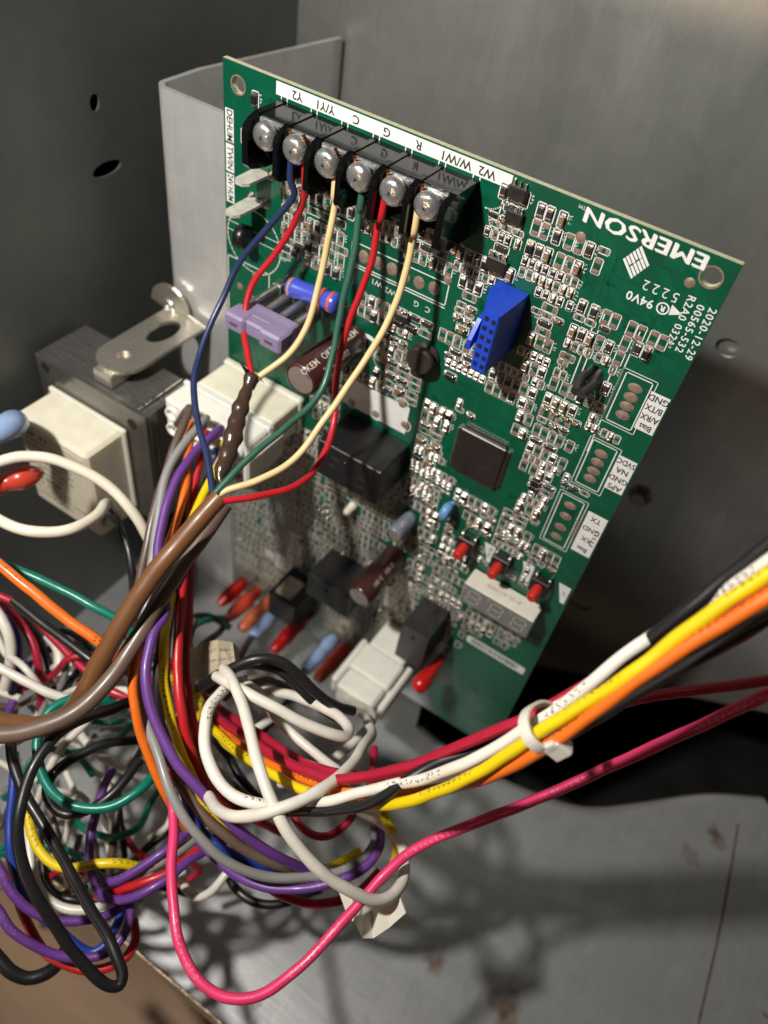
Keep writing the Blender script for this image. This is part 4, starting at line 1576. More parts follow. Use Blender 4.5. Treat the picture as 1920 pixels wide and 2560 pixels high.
for nme, c in (('red', (0.50, 0.012, 0.018)), ('crimson', (0.40, 0.010, 0.035)), ('navy', (0.016, 0.030, 0.095)), ('cream', (0.72, 0.55, 0.27)), ('sage', (0.030, 0.115, 0.075)),
               ('black', (0.012, 0.012, 0.013)), ('yellow', (0.80, 0.58, 0.004)), ('orange', (0.80, 0.16, 0.012)), ('purple', (0.13, 0.042, 0.24)), ('grey', (0.27, 0.265, 0.255)),
               ('pink', (0.74, 0.040, 0.15)), ('green', (0.0, 0.165, 0.115)), ('blue', (0.016, 0.045, 0.30)), ('offwhite', (0.70, 0.66, 0.58))):
    wcol(nme, c)
WC['ivory'] = mat('insulation_ivory', (0.78, 0.71, 0.58), 0.42, noise=0.06, nscale=160, coat=0.12, bump=0.1, bscale=420)
for nme, c, ink in (('yellow', (0.80, 0.58, 0.004), (0.12, 0.09, 0.02)), ('orange', (0.80, 0.16, 0.012), (0.16, 0.03, 0.01)), ('grey', (0.27, 0.265, 0.255), (0.06, 0.06, 0.06)), ('purple', (0.13, 0.042, 0.24), (0.20, 0.11, 0.30)), ('pink', (0.74, 0.040, 0.15), (0.78, 0.22, 0.32))):
    WC[nme] = printed('printed_' + nme, c, ink)
WC['white'] = printed('insulation_white', (0.76, 0.72, 0.64), (0.10, 0.09, 0.08))
WC['taupe'] = printed('insulation_taupe', (0.12, 0.080, 0.062), (0.015, 0.012, 0.01))
WC['jacket'] = mat('cable_jacket_brown', (0.165, 0.070, 0.026), 0.42, noise=0.12, nscale=90, coat=0.1, bump=0.1, bscale=300)
WC['jacket2'] = mat('cable_jacket_taupe', (0.135, 0.090, 0.066), 0.42, noise=0.12, nscale=90, coat=0.1, bump=0.1, bscale=300)
M_cu = mat('bare_copper', (0.62, 0.27, 0.13), 0.3, metal=1.0)


def P3(p):
    return p if isinstance(p, np.ndarray) else atd(*p)


def wire(label, colr, D, pts, name='wire', group=None, cat='wire', bare=None, step=0.0014, sides=12):
    P = [P3(p) for p in pts]
    q = MB()
    q.tube(spline(P, step), D / 2, sides, uv=True)
    o = q.build(name, WC[colr])
    tag(o, label, cat, group)
    if bare:
        q = MB()
        q.tube(spline([P3(p) for p in bare], 0.0008), 0.0005, 8)
        q.build('bare_end', M_cu, o)
    return o


def scr(k, dx, v, y=-0.0124):
    v = {0.0140: 0.0098, 0.0190: 0.0165, 0.0100: 0.0080, 0.0068: 0.0052, 0.0052: 0.0040}[v]
    return np.array([scr_u[k] + dx, y, -v])


DT = 0.0018
bare = lambda k, dx: [scr(k, dx, 0.0140, -0.0122), scr(k, dx, 0.0100, -0.0121), scr(k, dx * 0.9, 0.0068, -0.0128), scr(k, dx * 0.8, 0.0052, -0.0134)]
wire('navy blue thin wire from the second terminal screw to the brown cable', 'navy', DT,
     [scr(1, -0.0022, 0.0140), scr(1, -0.0020, 0.0190), (735, 486, .197), (694, 544, .203), (602, 648, .213), (555, 752, .217), (509, 856, .217), (486, 937, .214), (492, 1041, .209), (515, 1134, .204), (532, 1232, .1985)], bare=bare(1, -0.0026))
wire('thin red wire curving from the second terminal screw into the shiny brown sheath stub', 'red', DT,
     [scr(1, 0.0022, 0.0140), scr(1, 0.0026, 0.0190), (765, 463, .195), (746, 532, .203), (694, 625, .212), (631, 717, .218), (611, 810, .220), (617, 880, .217), (630, 945, .214)], bare=bare(1, 0.0026))
wire('thin cream wire from the third terminal screw into the shiny brown sheath stub', 'cream', DT,
     [scr(2, 0.0020, 0.0140), scr(2, 0.0022, 0.0190), (841, 497, .193), (821, 602, .200), (798, 706, .206), (764, 821, .210), (717, 891, .212), (642, 950, .2135), (628, 975, .214)], bare=bare(2, 0.0024))
wire('thin dark green wire from the fourth terminal screw to the brown cable', 'sage', DT,
     [scr(3, 0.0002, 0.0140), scr(3, 0.0004, 0.0190), (900, 497, .190), (885, 636, .197), (856, 764, .203), (833, 879, .207), (798, 983, .208), (717, 1064, .205), (625, 1145, .201), (537, 1236, .1975)], bare=bare(3, -0.0024))
wire('thin red wire from the fifth terminal screw sweeping round to the brown cable', 'red', DT,
     [scr(4, -0.0026, 0.0140), scr(4, -0.0028, 0.0190), (951, 526, .188), (931, 648, .196), (879, 787, .205), (850, 891, .211), (839, 983, .215), (833, 1064, .216), (798, 1157, .212), (740, 1215, .206), (648, 1240, .201), (545, 1256, .1975)], bare=bare(4, -0.0026))
wire('thin cream wire from the sixth terminal screw sweeping round to the brown cable', 'cream', DT,
     [scr(5, -0.0026, 0.0140), scr(5, -0.0026, 0.0190), (1038, 555, .184), (1018, 671, .190), (972, 798, .196), (879, 949, .201), (810, 1053, .203), (740, 1146, .202), (648, 1200, .1995), (567, 1224, .1985), (540, 1240, .1985)], bare=bare(5, -0.0028))
wire('thick brown thermostat cable jacket that the six thin wires come out of', 'jacket', 0.0049,
     [(548, 1243, .1985), (505, 1290, .1975), (463, 1342, .197), (382, 1440, .196), (312, 1542, .196), (255, 1645, .197), (208, 1740, .201), (150, 1795, .209), (60, 1810, .216), (-90, 1780, .222)], name='cable', cat='cable')
wire('taupe brown cable lying along the thick brown thermostat cable', 'jacket2', 0.0044,
     [(560, 1262, .214), (500, 1350, .209), (430, 1452, .205), (340, 1600, .200), (278, 1690, .197), (205, 1768, .194), (110, 1818, .192), (0, 1838, .191), (-110, 1830, .191)], name='cable', cat='cable')
# sheath stub: crinkled brown jacket end that the red and cream wires enter
ctl = [(631, 938, .2135), (620, 968, .2125), (603, 1015, .211), (590, 1062, .209), (578, 1108, .207), (563, 1155, .205), (549, 1192, .203), (556, 1212, .2025)]
P = spline([atd(*p) for p in ctl], 0.0008)
rr = []
for i in range(len(P)):
    f = i / (len(P) - 1)
    b0 = 0.0013 + 0.0011 * min(1, f * 2.4) if f < 0.75 else 0.0024 - 0.0016 * (f - 0.75) / 0.25
    b0 += 0.0006 * max(0, 1 - f * 9)
    rr.append(b0 * (1 + 0.10 * math.sin(f * 46) + 0.08 * math.sin(f * 23 + 1)))
q = MB()
q.tube(P, rr, 16, caps=False)
n_ = len(q.v)
tip = [atd(598, 905, .212), atd(664, 962, .212)]
for t_, k0 in zip(tip, (3, 11)):
    ringv = [np.array(q.v[i]) for i in range(16)]
    ks = sorted(range(16), key=lambda i: np.linalg.norm(ringv[i] - t_))[:6]
    o_ = len(q.v)
    q.v.append(tuple(t_))
    ks = sorted(ks)
    for a in range(16):
        b_ = (a + 1) % 16
        if a in ks and b_ in ks:
            q.f.append((a, b_, o_))
            q.mi.append(0)
            q.sm.append(True)
st = q.build('cable_sheath', mat('crinkled_brown_vinyl', (0.060, 0.034, 0.024), 0.22, coat=0.4, bump=0.25, bscale=260))
tag(st, 'crinkled glossy dark brown sheath stub with a torn flared mouth', 'cable sheath')

D1 = 0.0026
# ---- harness out of the large ivory plug
wire('brown printed wire leaving the corner of the large ivory plug', 'taupe', D1, [PLW[1], (474, 1020, .238), (444, 1095, .232), (417, 1180, .229), (386, 1277, .226), (366, 1373, .224), (354, 1430, .223), (335, 1520, .222), (320, 1640, .222)])
wire('grey wire curving down from the large ivory plug and round the wire heap', 'grey', D1, [PLW[4], (513, 1047, .236), (463, 1107, .228), (420, 1180, .224), (401, 1257, .221), (386, 1354, .218), (376, 1440, .215), (362, 1560, .212), (356, 1700, .210), (366, 1800, .206), (392, 1880, .201), (430, 1993, .197), (498, 2090, .196), (570, 2153, .198), (663, 2191, .202), (769, 2195, .206), (853, 2178, .210), (916, 2136, .214), (940, 2095, .218), (930, 2040, .222)])
wire('purple wire curving down from the large ivory plug across the front of the heap', 'purple', 0.0027, [PLW[6], (552, 1072, .235), (482, 1138, .226), (436, 1207, .221), (409, 1296, .217), (396, 1390, .213), (404, 1470, .209), (410, 1535, .205), (388, 1574, .202), (371, 1638, .199), (367, 1701, .197), (376, 1764, .196), (397, 1827, .195), (443, 1912, .194), (506, 1980, .194), (570, 2048, .195), (640, 2110, .198), (705, 2149, .202), (769, 2174, .208), (840, 2180, .214)])
wire('orange wire hanging from the large ivory plug and ending behind the pink wire', 'orange', D1, [PLW[3], (482, 1062, .242), (468, 1140, .236), (463, 1218, .232), (444, 1296, .228), (418, 1370, .224), (392, 1450, .218), (366, 1560, .210), (350, 1604, .206), (338, 1659, .203), (333, 1722, .202), (342, 1785, .202), (359, 1857, .203), (388, 1933, .204), (425, 2005, .206), (470, 2070, .212)])
wire('yellow wire running down the plug harness between purple and red', 'yellow', D1, [PLW[8], (560, 1130, .238), (520, 1210, .233), (470, 1330, .226), (440, 1440, .219), (418, 1553, .211), (411, 1638, .207), (409, 1701, .205), (422, 1785, .204), (447, 1870, .204), (481, 1941, .205), (527, 2030, .208), (612, 2117, .212), (700, 2160, .216), (800, 2175, .222), (900, 2130, .228)])
wire('red wire running down the plug harness beside the yellow one', 'red', D1, [PLW[5], (517, 1086, .241), (490, 1200, .236), (475, 1300, .230), (460, 1427, .222), (449, 1553, .213), (443, 1680, .208), (451, 1764, .206), (468, 1849, .206), (498, 1933, .208), (540, 2000, .214), (600, 2060, .222)])
wire('dark red wire at the inner side of the plug harness', 'crimson', D1, [PLW[9], (560, 1150, .244), (500, 1290, .238), (476, 1420, .230), (470, 1553, .222), (466, 1680, .216), (474, 1764, .214), (492, 1849, .215), (520, 1930, .218), (580, 2010, .226), (700, 2080, .240)])
wire('blue wire tucked behind the purple ones of the plug harness', 'blue', D1, [PLW[7], (545, 1140, .245), (500, 1240, .240), (455, 1380, .232), (430, 1500, .226), (415, 1640, .222), (425, 1800, .220), (450, 1950, .218), (506, 2077, .216), (549, 2115, .215), (633, 2162, .218), (720, 2190, .226)])
wire('black wire in the shade at the middle of the plug harness', 'black', 0.0029, [PLW[10], (575, 1150, .240), (500, 1330, .229), (455, 1430, .220), (420, 1530, .214), (398, 1640, .210), (392, 1740, .209), (405, 1830, .210), (430, 1920, .213), (480, 2010, .218)])
wire('taupe wire looping beside the grey one under the harness', 'jacket2', D1, [(418, 1890, .208), (470, 1985, .206), (540, 2070, .205), (620, 2130, .207), (720, 2168, .211), (800, 2172, .220)])

# ---- harness to the right, held by the cable tie
D2 = 0.00255
HR = {}
wire('red wire of the tied harness, nearest the board', 'crimson', D2, [(400, 1650, .262), (470, 1730, .245), (545, 1795, .226), (607, 1837, .212), (670, 1881, .202), (762, 1924, .192), (834, 1948, .186), (930, 1939, .180), (1027, 1915, .174), (1123, 1876, .168), (1200, 1843, .163), (1287, 1808, .158), (1348, 1782, .1555), (1410, 1748, .1545), (1500, 1695, .152), (1721, 1612, .1415), (1930, 1470, .1305)])
wire('second dark red wire under the red one where the tied harness begins', 'crimson', D2, [(410, 1640, .270), (490, 1725, .252), (580, 1795, .234), (651, 1837, .222), (737, 1893, .210), (815, 1926, .200), (930, 1944, .191), (1040, 1928, .184), (1160, 1880, .176), (1300, 1830, .168), (1450, 1790, .160), (1612, 1712, .152), (1851, 1590, .139), (1940, 1530, .134)])
wire('black wire of the tied harness crossing over the white one', 'black', D2, [(440, 1800, .232), (520, 1900, .212), (590, 1975, .198), (660, 2015, .190), (737, 2027, .184), (834, 2027, .179), (920, 2011, .174), (1002, 1958, .171), (1075, 1915, .170), (1200, 1874, .166), (1300, 1830, .161), (1400, 1770, .157), (1500, 1700, .150), (1577, 1640, .1445), (1651, 1578, .140), (1721, 1524, .1365), (1808, 1449, .133), (1940, 1346, .127)])
wire('white wire of the tied harness resting on the yellow one', 'white', D2, [(640, 2035, .190), (690, 2030, .187), (733, 2020, .185), (810, 2006, .181), (882, 1987, .177), (978, 1963, .172), (1051, 1948, .168), (1123, 1922, .163), (1200, 1892, .158), (1287, 1842, .153), (1356, 1799, .150), (1426, 1751, .147), (1504, 1686, .144), (1590, 1617, .1415), (1660, 1572, .1415), (1740, 1528, .138), (1808, 1482, .1335), (1940, 1393, .1255)])
wire('bright yellow wire along the front of the tied harness', 'yellow', D2, [(420, 1690, .246), (500, 1790, .228), (590, 1875, .210), (680, 1934, .198), (737, 1968, .192), (810, 1994, .187), (890, 2010, .181), (969, 2013, .174), (1027, 2003, .168), (1123, 1965, .160), (1200, 1929, .1545), (1287, 1877, .149), (1374, 1816, .144), (1460, 1760, .140), (1590, 1673, .134), (1721, 1573, .129), (1940, 1425, .121)])
wire('orange wire under the yellow one in the tied harness', 'orange', D2, [(415, 1670, .256), (500, 1770, .236), (590, 1855, .216), (660, 1905, .205), (747, 1943, .196), (810, 1964, .190), (882, 1979, .186), (980, 1985, .181), (1080, 1978, .172), (1180, 1955, .160), (1265, 1920, .1525), (1374, 1860, .1455), (1460, 1802, .1405), (1590, 1706, .134), (1721, 1614, .129), (1940, 1478, .121)])
wire('second black wire along the underside of the tied harness', 'black', D2, [(1040, 1990, .186), (1200, 1950, .175), (1360, 1870, .165), (1504, 1788, .1545), (1612, 1721, .149), (1764, 1634, .141), (1940, 1531, .133)])
wire('single red wire leaving the underside of the tied harness on its own', 'crimson', 0.0022, [(1480, 1775, .168), (1540, 1762, .165), (1599, 1749, .162), (1677, 1736, .159), (1808, 1717, .154), (1940, 1695, .149)])
wire('long hot pink wire looping low in front of everything', 'pink', 0.0025, [(418, 1900, .210), (424, 1960, .204), (433, 2020, .200), (432, 2100, .195), (426, 2165, .191), (430, 2238, .187), (441, 2322, .183), (460, 2385, .181), (498, 2449, .179), (549, 2487, .178), (612, 2496, .178), (663, 2480, .179), (748, 2419, .182), (832, 2335, .185), (895, 2263, .188), (959, 2187, .191), (1022, 2130, .191), (1106, 2090, .188), (1200, 2056, .184), (1330, 2002, .178), (1460, 1945, .173), (1590, 1888, .167), (1764, 1808, .159), (1940, 1728, .151)])

# ---- cable tie round the right harness
ct = thing('cable_tie', 'milky nylon cable tie cinched round the coloured harness', 'cable tie', tuple(atd(1395, 1860, .148)))
M_tie = mat('tie_nylon', (0.74, 0.70, 0.60), 0.35, sss=0.3)
cen = atd(1362, 1818, .1495)
axd = atd(1374, 1816, .1495) - atd(1287, 1862, .1545)
axd /= np.linalg.norm(axd)
vw = CAM - cen
vw -= axd * (vw @ axd)
vw /= np.linalg.norm(vw)
sd = np.cross(axd, vw)
q = MB()
N = 36
r1, r2, wt, th = 0.0043, 0.0064, 0.0012, 0.0006
vs = []
for k in range(N):
    a = 2 * math.pi * k / N
    e = cen + r1 * math.cos(a) * sd + r2 * math.sin(a) * vw
    nrm = math.cos(a) * sd + math.sin(a) * vw
    for (s, t_) in ((-1, 0), (1, 0), (1, 1), (-1, 1)):
        vs.append(e + axd * s * wt + nrm * t_ * th)
fs = []
for k in range(N):
    k2 = (k + 1) % N
    for j in range(4):
        j2 = (j + 1) % 4
        fs.append((4 * k + j, 4 * k + j2, 4 * k2 + j2, 4 * k2 + j))
q.add(vs, fs)
q.build('strap', M_tie, ct)
hc = atd(1394, 1866, .1455)
q = MB()
q.box((-0.0021, -0.0022, -0.0017), (0.0021, 0.0022, 0.0017), 0.0005)
q.box((-0.0012, -0.0026, -0.0018), (0.0012, -0.0010, 0.0019), 0.0002)
s_img = atd(1397, 1900, .1475) - hc
s_img /= np.linalg.norm(s_img)
e1 = axd
e3 = np.cross(e1, s_img)
e3 /= np.linalg.norm(e3)
e2 = np.cross(e3, e1)
q.v = [tuple(hc + e1 * p[0] + e2 * p[1] + e3 * p[2]) for p in q.v]
q.build('head', M_tie, ct)

# ---- white wires in the middle
D3 = 0.0029
wire('white printed wire bent into a hairpin below the bottom plug', 'offwhite', D3, [(540, 1690, .205), (564, 1705, .200), (607, 1727, .197), (689, 1770, .196), (762, 1808, .197), (834, 1837, .199), (866, 1842, .202), (872, 1822, .206), (848, 1794, .210), (810, 1770, .214), (766, 1751, .218), (720, 1735, .224), (640, 1725, .232)])
wire('long white wire crossing down over the harness and looping under the pink wire', 'offwhite', D3, [(560, 1672, .206), (578, 1700, .199), (607, 1770, .192), (631, 1852, .186), (655, 1932, .180), (686, 2015, .177), (720, 2083, .176), (769, 2149, .177), (824, 2197, .179), (887, 2233, .182), (938, 2250, .185), (980, 2238, .189), (1005, 2204, .194), (1011, 2162, .199), (1005, 2119, .204), (980, 2081, .208), (946, 2052, .212), (900, 2028, .216)])
wire('white printed wire forming an open ring in front of the harness', 'white', D3, [(575, 1712, .206), (548, 1738, .201), (520, 1775, .196), (511, 1828, .191), (516, 1886, .187), (545, 1948, .184), (583, 1987, .182), (641, 2011, .181), (699, 2018, .182), (760, 2014, .186)])
wire('white wire from the bottom plug curving left across the yellow one', 'offwhite', D3, [np.array([0.0905, -0.0355, -0.189]), (921, 1808, .232), (930, 1838, .218), (911, 1860, .206), (882, 1905, .195), (824, 1960, .184), (757, 2000, .178), (708, 2018, .176), (651, 2036, .177), (583, 2042, .181), (545, 2027, .186), (520, 1990, .194)])
wire('cream white wire lying behind the hairpin of white wire', 'offwhite', 0.0026, [(600, 1700, .226), (651, 1738, .220), (689, 1794, .214), (747, 1847, .210), (810, 1900, .208), (848, 1926, .208), (900, 1975, .214)])
wire('white wire falling straight from the bottom plug', 'offwhite', D3, [np.array([0.0840, -0.0355, -0.187]), (930, 1795, .250), (896, 1847, .238), (848, 1888, .232), (790, 1930, .232), (700, 1960, .240)])
wire('black wire arching over the top of the white loops', 'black', 0.0028, [(500, 1720, .216), (540, 1690, .210), (583, 1669, .207), (641, 1649, .206), (699, 1654, .207), (747, 1688, .208), (786, 1727, .210), (834, 1760, .213), (882, 1777, .218)])
wire('second black wire close behind the arching one', 'black', 0.0028, [(520, 1725, .224), (560, 1686, .218), (620, 1661, .215), (690, 1670, .214), (735, 1705, .215), (775, 1748, .216), (820, 1785, .220), (860, 1800, .226)])
wire('grey taupe wire behind the black arches', 'jacket2', D3, [(560, 1745, .236), (620, 1700, .232), (700, 1712, .230), (780, 1752, .230), (850, 1790, .236)])
wire('dark red wire hanging in a small loop under the tied harness', 'crimson', 0.0022, [(725, 2020, .215), (745, 2060, .212), (790, 2090, .211), (830, 2085, .212), (870, 2055, .214), (895, 2015, .218), (928, 1960, .222), (935, 1870, .232)])
wire('yellow wire dropping behind the pink wire from the harness', 'yellow', 0.0026, [(940, 1985, .205), (960, 2040, .206), (985, 2090, .208), (990, 2140, .212), (965, 2190, .220), (930, 2220, .230)])
wire('purple wire sagging lowest below the plug harness', 'purple', 0.0026, [(500, 2110, .222), (545, 2150, .215), (600, 2191, .210), (684, 2222, .207), (769, 2222, .206), (853, 2197, .207), (916, 2163, .210), (950, 2111, .214), (945, 2060, .220), (910, 2020, .228)])
wire('crimson wire sagging in the shade below the purple one', 'crimson', 0.0026, [(640, 2200, .225), (720, 2243, .222), (810, 2258, .221), (890, 2235, .222), (950, 2180, .226)])
wire('black wire sagging against the floor below the harness', 'black', 0.0028, [(550, 2130, .250), (568, 2180, .244), (591, 2221, .240), (633, 2254, .238), (685, 2263, .238), (740, 2250, .240), (800, 2225, .246)])

# ---- heap on the left
D4 = 0.0027
wire('orange wire running in from the left edge to the plug harness', 'orange', 0.0029, [(-60, 1362, .205), (0, 1414, .205), (84, 1481, .205), (169, 1549, .206), (253, 1608, .207), (321, 1675, .210), (370, 1730, .216)])
wire('green wire running in from the left above the orange one', 'green', 0.0025, [(-40, 1392, .216), (13, 1414, .216), (84, 1443, .216), (169, 1481, .216), (232, 1515, .216), (295, 1549, .217), (345, 1592, .219), (380, 1640, .225)])
wire('red wire slanting through the heap beneath the grey white one', 'crimson', 0.0027, [(-20, 1480, .252), (38, 1507, .252), (84, 1545, .250), (127, 1591, .248), (169, 1633, .246), (211, 1671, .244), (270, 1722, .242), (325, 1745, .242), (390, 1770, .246)])
wire('red wire bending down at the left edge of the heap', 'crimson', 0.0027, [(-40, 1500, .262), (0, 1515, .260), (42, 1549, .258), (76, 1595, .256), (97, 1659, .256), (101, 1720, .258), (106, 1800, .262), (100, 1870, .270)])
wire('dark grey wire between the two red wires of the heap', 'black', 0.0027, [(-20, 1530, .266), (60, 1555, .264), (105, 1620, .262), (130, 1690, .262), (150, 1760, .266)])
wire('dark wire beside the orange wire at the left', 'black', 0.0027, [(30, 1500, .240), (110, 1560, .238), (180, 1612, .236), (240, 1660, .235), (300, 1690, .236)])
wire('wide white wire bending down at the left edge of the picture', 'offwhite', 0.0034, [(-60, 1480, .245), (0, 1540, .244), (22, 1590, .244), (26, 1650, .246), (10, 1720, .250)])
wire('blue wire just inside the wide white one at the left edge', 'blue', 0.0027, [(-30, 1500, .252), (20, 1550, .250), (42, 1604, .250), (44, 1660, .252), (30, 1740, .256)])
wire('short white wire standing up out of the heap', 'offwhite', 0.0036, [(120, 1590, .262), (146, 1625, .258), (152, 1680, .256), (164, 1735, .258), (190, 1790, .264)])
wire('purple wire dipping behind the brown cables at the left', 'purple', 0.0027, [(75, 1650, .262), (52, 1705, .258), (30, 1760, .256), (10, 1815, .258)])
wire('grey white wire crossing the heap above the green ring', 'offwhite', 0.0027, [(-60, 1650, .224), (0, 1671, .224), (63, 1705, .224), (127, 1735, .225), (180, 1750, .227), (250, 1762, .232), (330, 1790, .242)])
wire('green wire bent into a round ring over the heap', 'green', 0.0027, [(310, 1772, .232), (287, 1760, .228), (245, 1747, .224), (190, 1746, .220), (139, 1768, .217), (110, 1798, .215), (92, 1849, .213), (93, 1899, .211), (106, 1940, .210), (131, 1980, .209), (177, 2010, .209), (236, 2022, .209), (295, 2010, .210), (346, 1976, .212), (382, 1938, .216), (410, 1890, .224)])
wire('glossy black wire hanging in a long narrow loop over the wooden floor', 'black', 0.0029, [(380, 1735, .220), (325, 1755, .213), (274, 1777, .208), (211, 1798, .203), (160, 1822, .199), (118, 1861, .195), (84, 1912, .192), (64, 1966, .190), (51, 2025, .188), (47, 2090, .187), (59, 2162, .187), (84, 2229, .187), (122, 2292, .188), (160, 2352, .189), (203, 2406, .190), (241, 2444, .191), (274, 2466, .192), (298, 2464, .193), (306, 2436, .194), (295, 2398, .195), (262, 2326, .197), (219, 2259, .198), (177, 2183, .199), (127, 2098, .200), (84, 2027, .202), (50, 1960, .205), (34, 1900, .208), (26, 1830, .214)])
wire('black wire forming a ring behind the green ring', 'black', 0.0027, [(400, 1835, .232), (346, 1849, .228), (300, 1853, .226), (253, 1861, .223), (205, 1885, .220), (160, 1912, .217), (128, 1945, .215), (118, 1985, .214), (135, 2022, .213), (169, 2037, .213), (219, 2024, .213), (270, 1993, .214), (312, 1951, .217), (352, 1900, .222)])
wire('pale wire curling round inside the black ring', 'offwhite', 0.0025, [(225, 1795, .250), (190, 1830, .246), (160, 1862, .243), (135, 1900, .242), (110, 1960, .243), (85, 2030, .246)])
wire('white wire sloping through the middle of the heap', 'offwhite', 0.0029, [(185, 1815, .262), (215, 1855, .258), (250, 1890, .256), (310, 1925, .258), (390, 1945, .264)])
wire('white wire lying level behind the green ring', 'offwhite', 0.0027, [(190, 1790, .258), (240, 1775, .256), (300, 1780, .256), (350, 1790, .260)])
wire('bright yellow wire bending along the lower heap', 'yellow', 0.0027, [(60, 1990, .226), (72, 2060, .222), (93, 2119, .219), (131, 2157, .217), (177, 2170, .216), (236, 2160, .216), (295, 2158, .217), (338, 2168, .220)])
wire('blue wire falling down the left side of the heap and round', 'blue', 0.0025, [(36, 1880, .222), (34, 1955, .219), (25, 2048, .216), (24, 2111, .214), (38, 2187, .213), (63, 2246, .213), (105, 2290, .214), (156, 2330, .215), (190, 2364, .215), (228, 2381, .216), (262, 2362, .217), (282, 2330, .219), (300, 2290, .222), (306, 2250, .226)])
wire('upper purple wire swinging in from the left across the heap', 'purple', 0.0025, [(-50, 2110, .206), (0, 2178, .205), (25, 2229, .205), (76, 2276, .206), (143, 2301, .208), (211, 2301, .210), (270, 2288, .213), (310, 2262, .218)])
wire('lower purple wire swinging in from the left below the other', 'purple', 0.0025, [(-50, 2210, .203), (0, 2280, .202), (25, 2322, .202), (76, 2360, .203), (139, 2389, .205), (211, 2394, .207), (270, 2377, .209), (312, 2330, .212), (325, 2280, .217), (318, 2230, .224)])
wire('purple wire standing upright and folding sharply to the right', 'purple', 0.0026, [(280, 1925, .240), (255, 1975, .234), (238, 2039, .229), (226, 2103, .225), (227, 2165, .221), (243, 2200, .218), (287, 2202, .216), (338, 2178, .216), (414, 2128, .218), (470, 2080, .224), (530, 2020, .232)])
wire('purple wire looping under the red one beside the pink wire', 'purple', 0.0026, [(232, 2185, .226), (238, 2215, .221), (258, 2238, .217), (292, 2250, .214), (338, 2242, .212), (380, 2222, .212), (420, 2196, .214), (480, 2145, .220), (560, 2105, .230)])
wire('short red wire beside the purple fold', 'red', 0.0026, [(245, 2240, .224), (270, 2231, .220), (316, 2219, .216), (370, 2200, .215), (430, 2177, .217), (490, 2130, .222), (560, 2085, .230)])
wire('grey wire beside the purple fold', 'grey', 0.0026, [(310, 2200, .222), (345, 2184, .219), (414, 2150, .219), (480, 2105, .225), (540, 2050, .234)])
wire('red wire lying lowest round the bottom of the heap', 'red', 0.0026, [(36, 2150, .222), (38, 2212, .219), (51, 2271, .217), (76, 2326, .216), (110, 2377, .215), (150, 2404, .214), (211, 2424, .214), (270, 2419, .214), (316, 2394, .215), (338, 2351, .218), (334, 2301, .222)])
wire('white wire swinging along the bottom of the heap', 'offwhite', 0.0027, [(66, 2000, .238), (72, 2077, .233), (78, 2153, .229), (101, 2225, .226), (143, 2265, .225), (198, 2277, .225), (262, 2263, .227), (320, 2235, .234)])
wire('white wire curling under the grey one right of the pink wire', 'offwhite', 0.0025, [(585, 2160, .232), (561, 2191, .230), (527, 2229, .229), (490, 2240, .230), (462, 2215, .234), (455, 2170, .240)])
wire('thick black cable curving in at the lower left corner', 'black', 0.0036, [(-60, 2340, .212), (0, 2402, .212), (25, 2427, .212), (68, 2444, .213), (114, 2432, .215), (150, 2400, .219), (175, 2350, .226)], name='cable', cat='cable')
wire('black wire curving down behind the yellow wire of the heap', 'black', 0.0025, [(95, 2080, .246), (105, 2153, .241), (116, 2204, .238), (143, 2238, .236), (190, 2250, .236), (250, 2245, .240)])
wire('thin dark wire slanting up behind the heap', 'black', 0.0026, [(270, 2210, .262), (320, 2170, .258), (370, 2120, .256), (430, 2070, .258)])
wire('brown wire hanging straight behind the heap', 'taupe', 0.0026, [(300, 1990, .262), (290, 2060, .258), (280, 2130, .256), (270, 2200, .260)])
wire('dark brown wire falling behind the black ring', 'taupe', 0.0026, [(120, 2010, .262), (140, 2080, .258), (160, 2150, .258), (170, 2220, .262)])
wire('black wire slanting behind the white ring in the middle', 'black', 0.0025, [(520, 1830, .236), (570, 1890, .230), (600, 1940, .226), (640, 1990, .226), (700, 2030, .232)])
wire('dark olive yellow wire under the black slanting one', 'yellow', 0.0026, [(480, 1720, .232), (520, 1790, .228), (560, 1850, .222), (600, 1885, .214)])
wire('red wire showing inside the white ring', 'red', 0.0025, [(500, 1800, .244), (550, 1845, .238), (610, 1885, .232), (700, 1920, .228)])
wire('white wire seen through the white ring', 'offwhite', 0.0027, [(490, 1950, .252), (530, 1905, .246), (580, 1860, .242), (640, 1820, .244), (720, 1770, .250)])
wire('white wire short end under the ring', 'offwhite', 0.0027, [(500, 2000, .232), (530, 2020, .226), (560, 2050, .224), (600, 2075, .228)])

# deep strands of the heap that only their place tells apart
for k in range(45):
    x, y = rnd.uniform(10, 420), rnd.uniform(1620, 2200)
    a = rnd.uniform(0, 6.28)
    pts = []
    d_ = rnd.uniform(.245, .285)
    for s_ in range(6):
        pts.append((x, y, d_ + 0.006 * math.sin(s_ * 1.3 + k)))
        a += rnd.uniform(-0.75, 0.75)
        x += 60 * math.cos(a)
        y += 60 * math.sin(a)
        if x < 0 or x > 460:
            a = math.pi - a
        if y < 1600 or y > 2230:
            a = -a
    c_, w_ = (('offwhite', 'pale'), ('crimson', 'red'), ('grey', 'grey'), ('black', 'black'), ('offwhite', 'pale'), ('green', 'green'), ('taupe', 'brown'))[k % 7]
    wire('%s strand deep in the shaded heap of loose wires' % w_, c_, 0.0022, pts, group='strands deep in the heap')

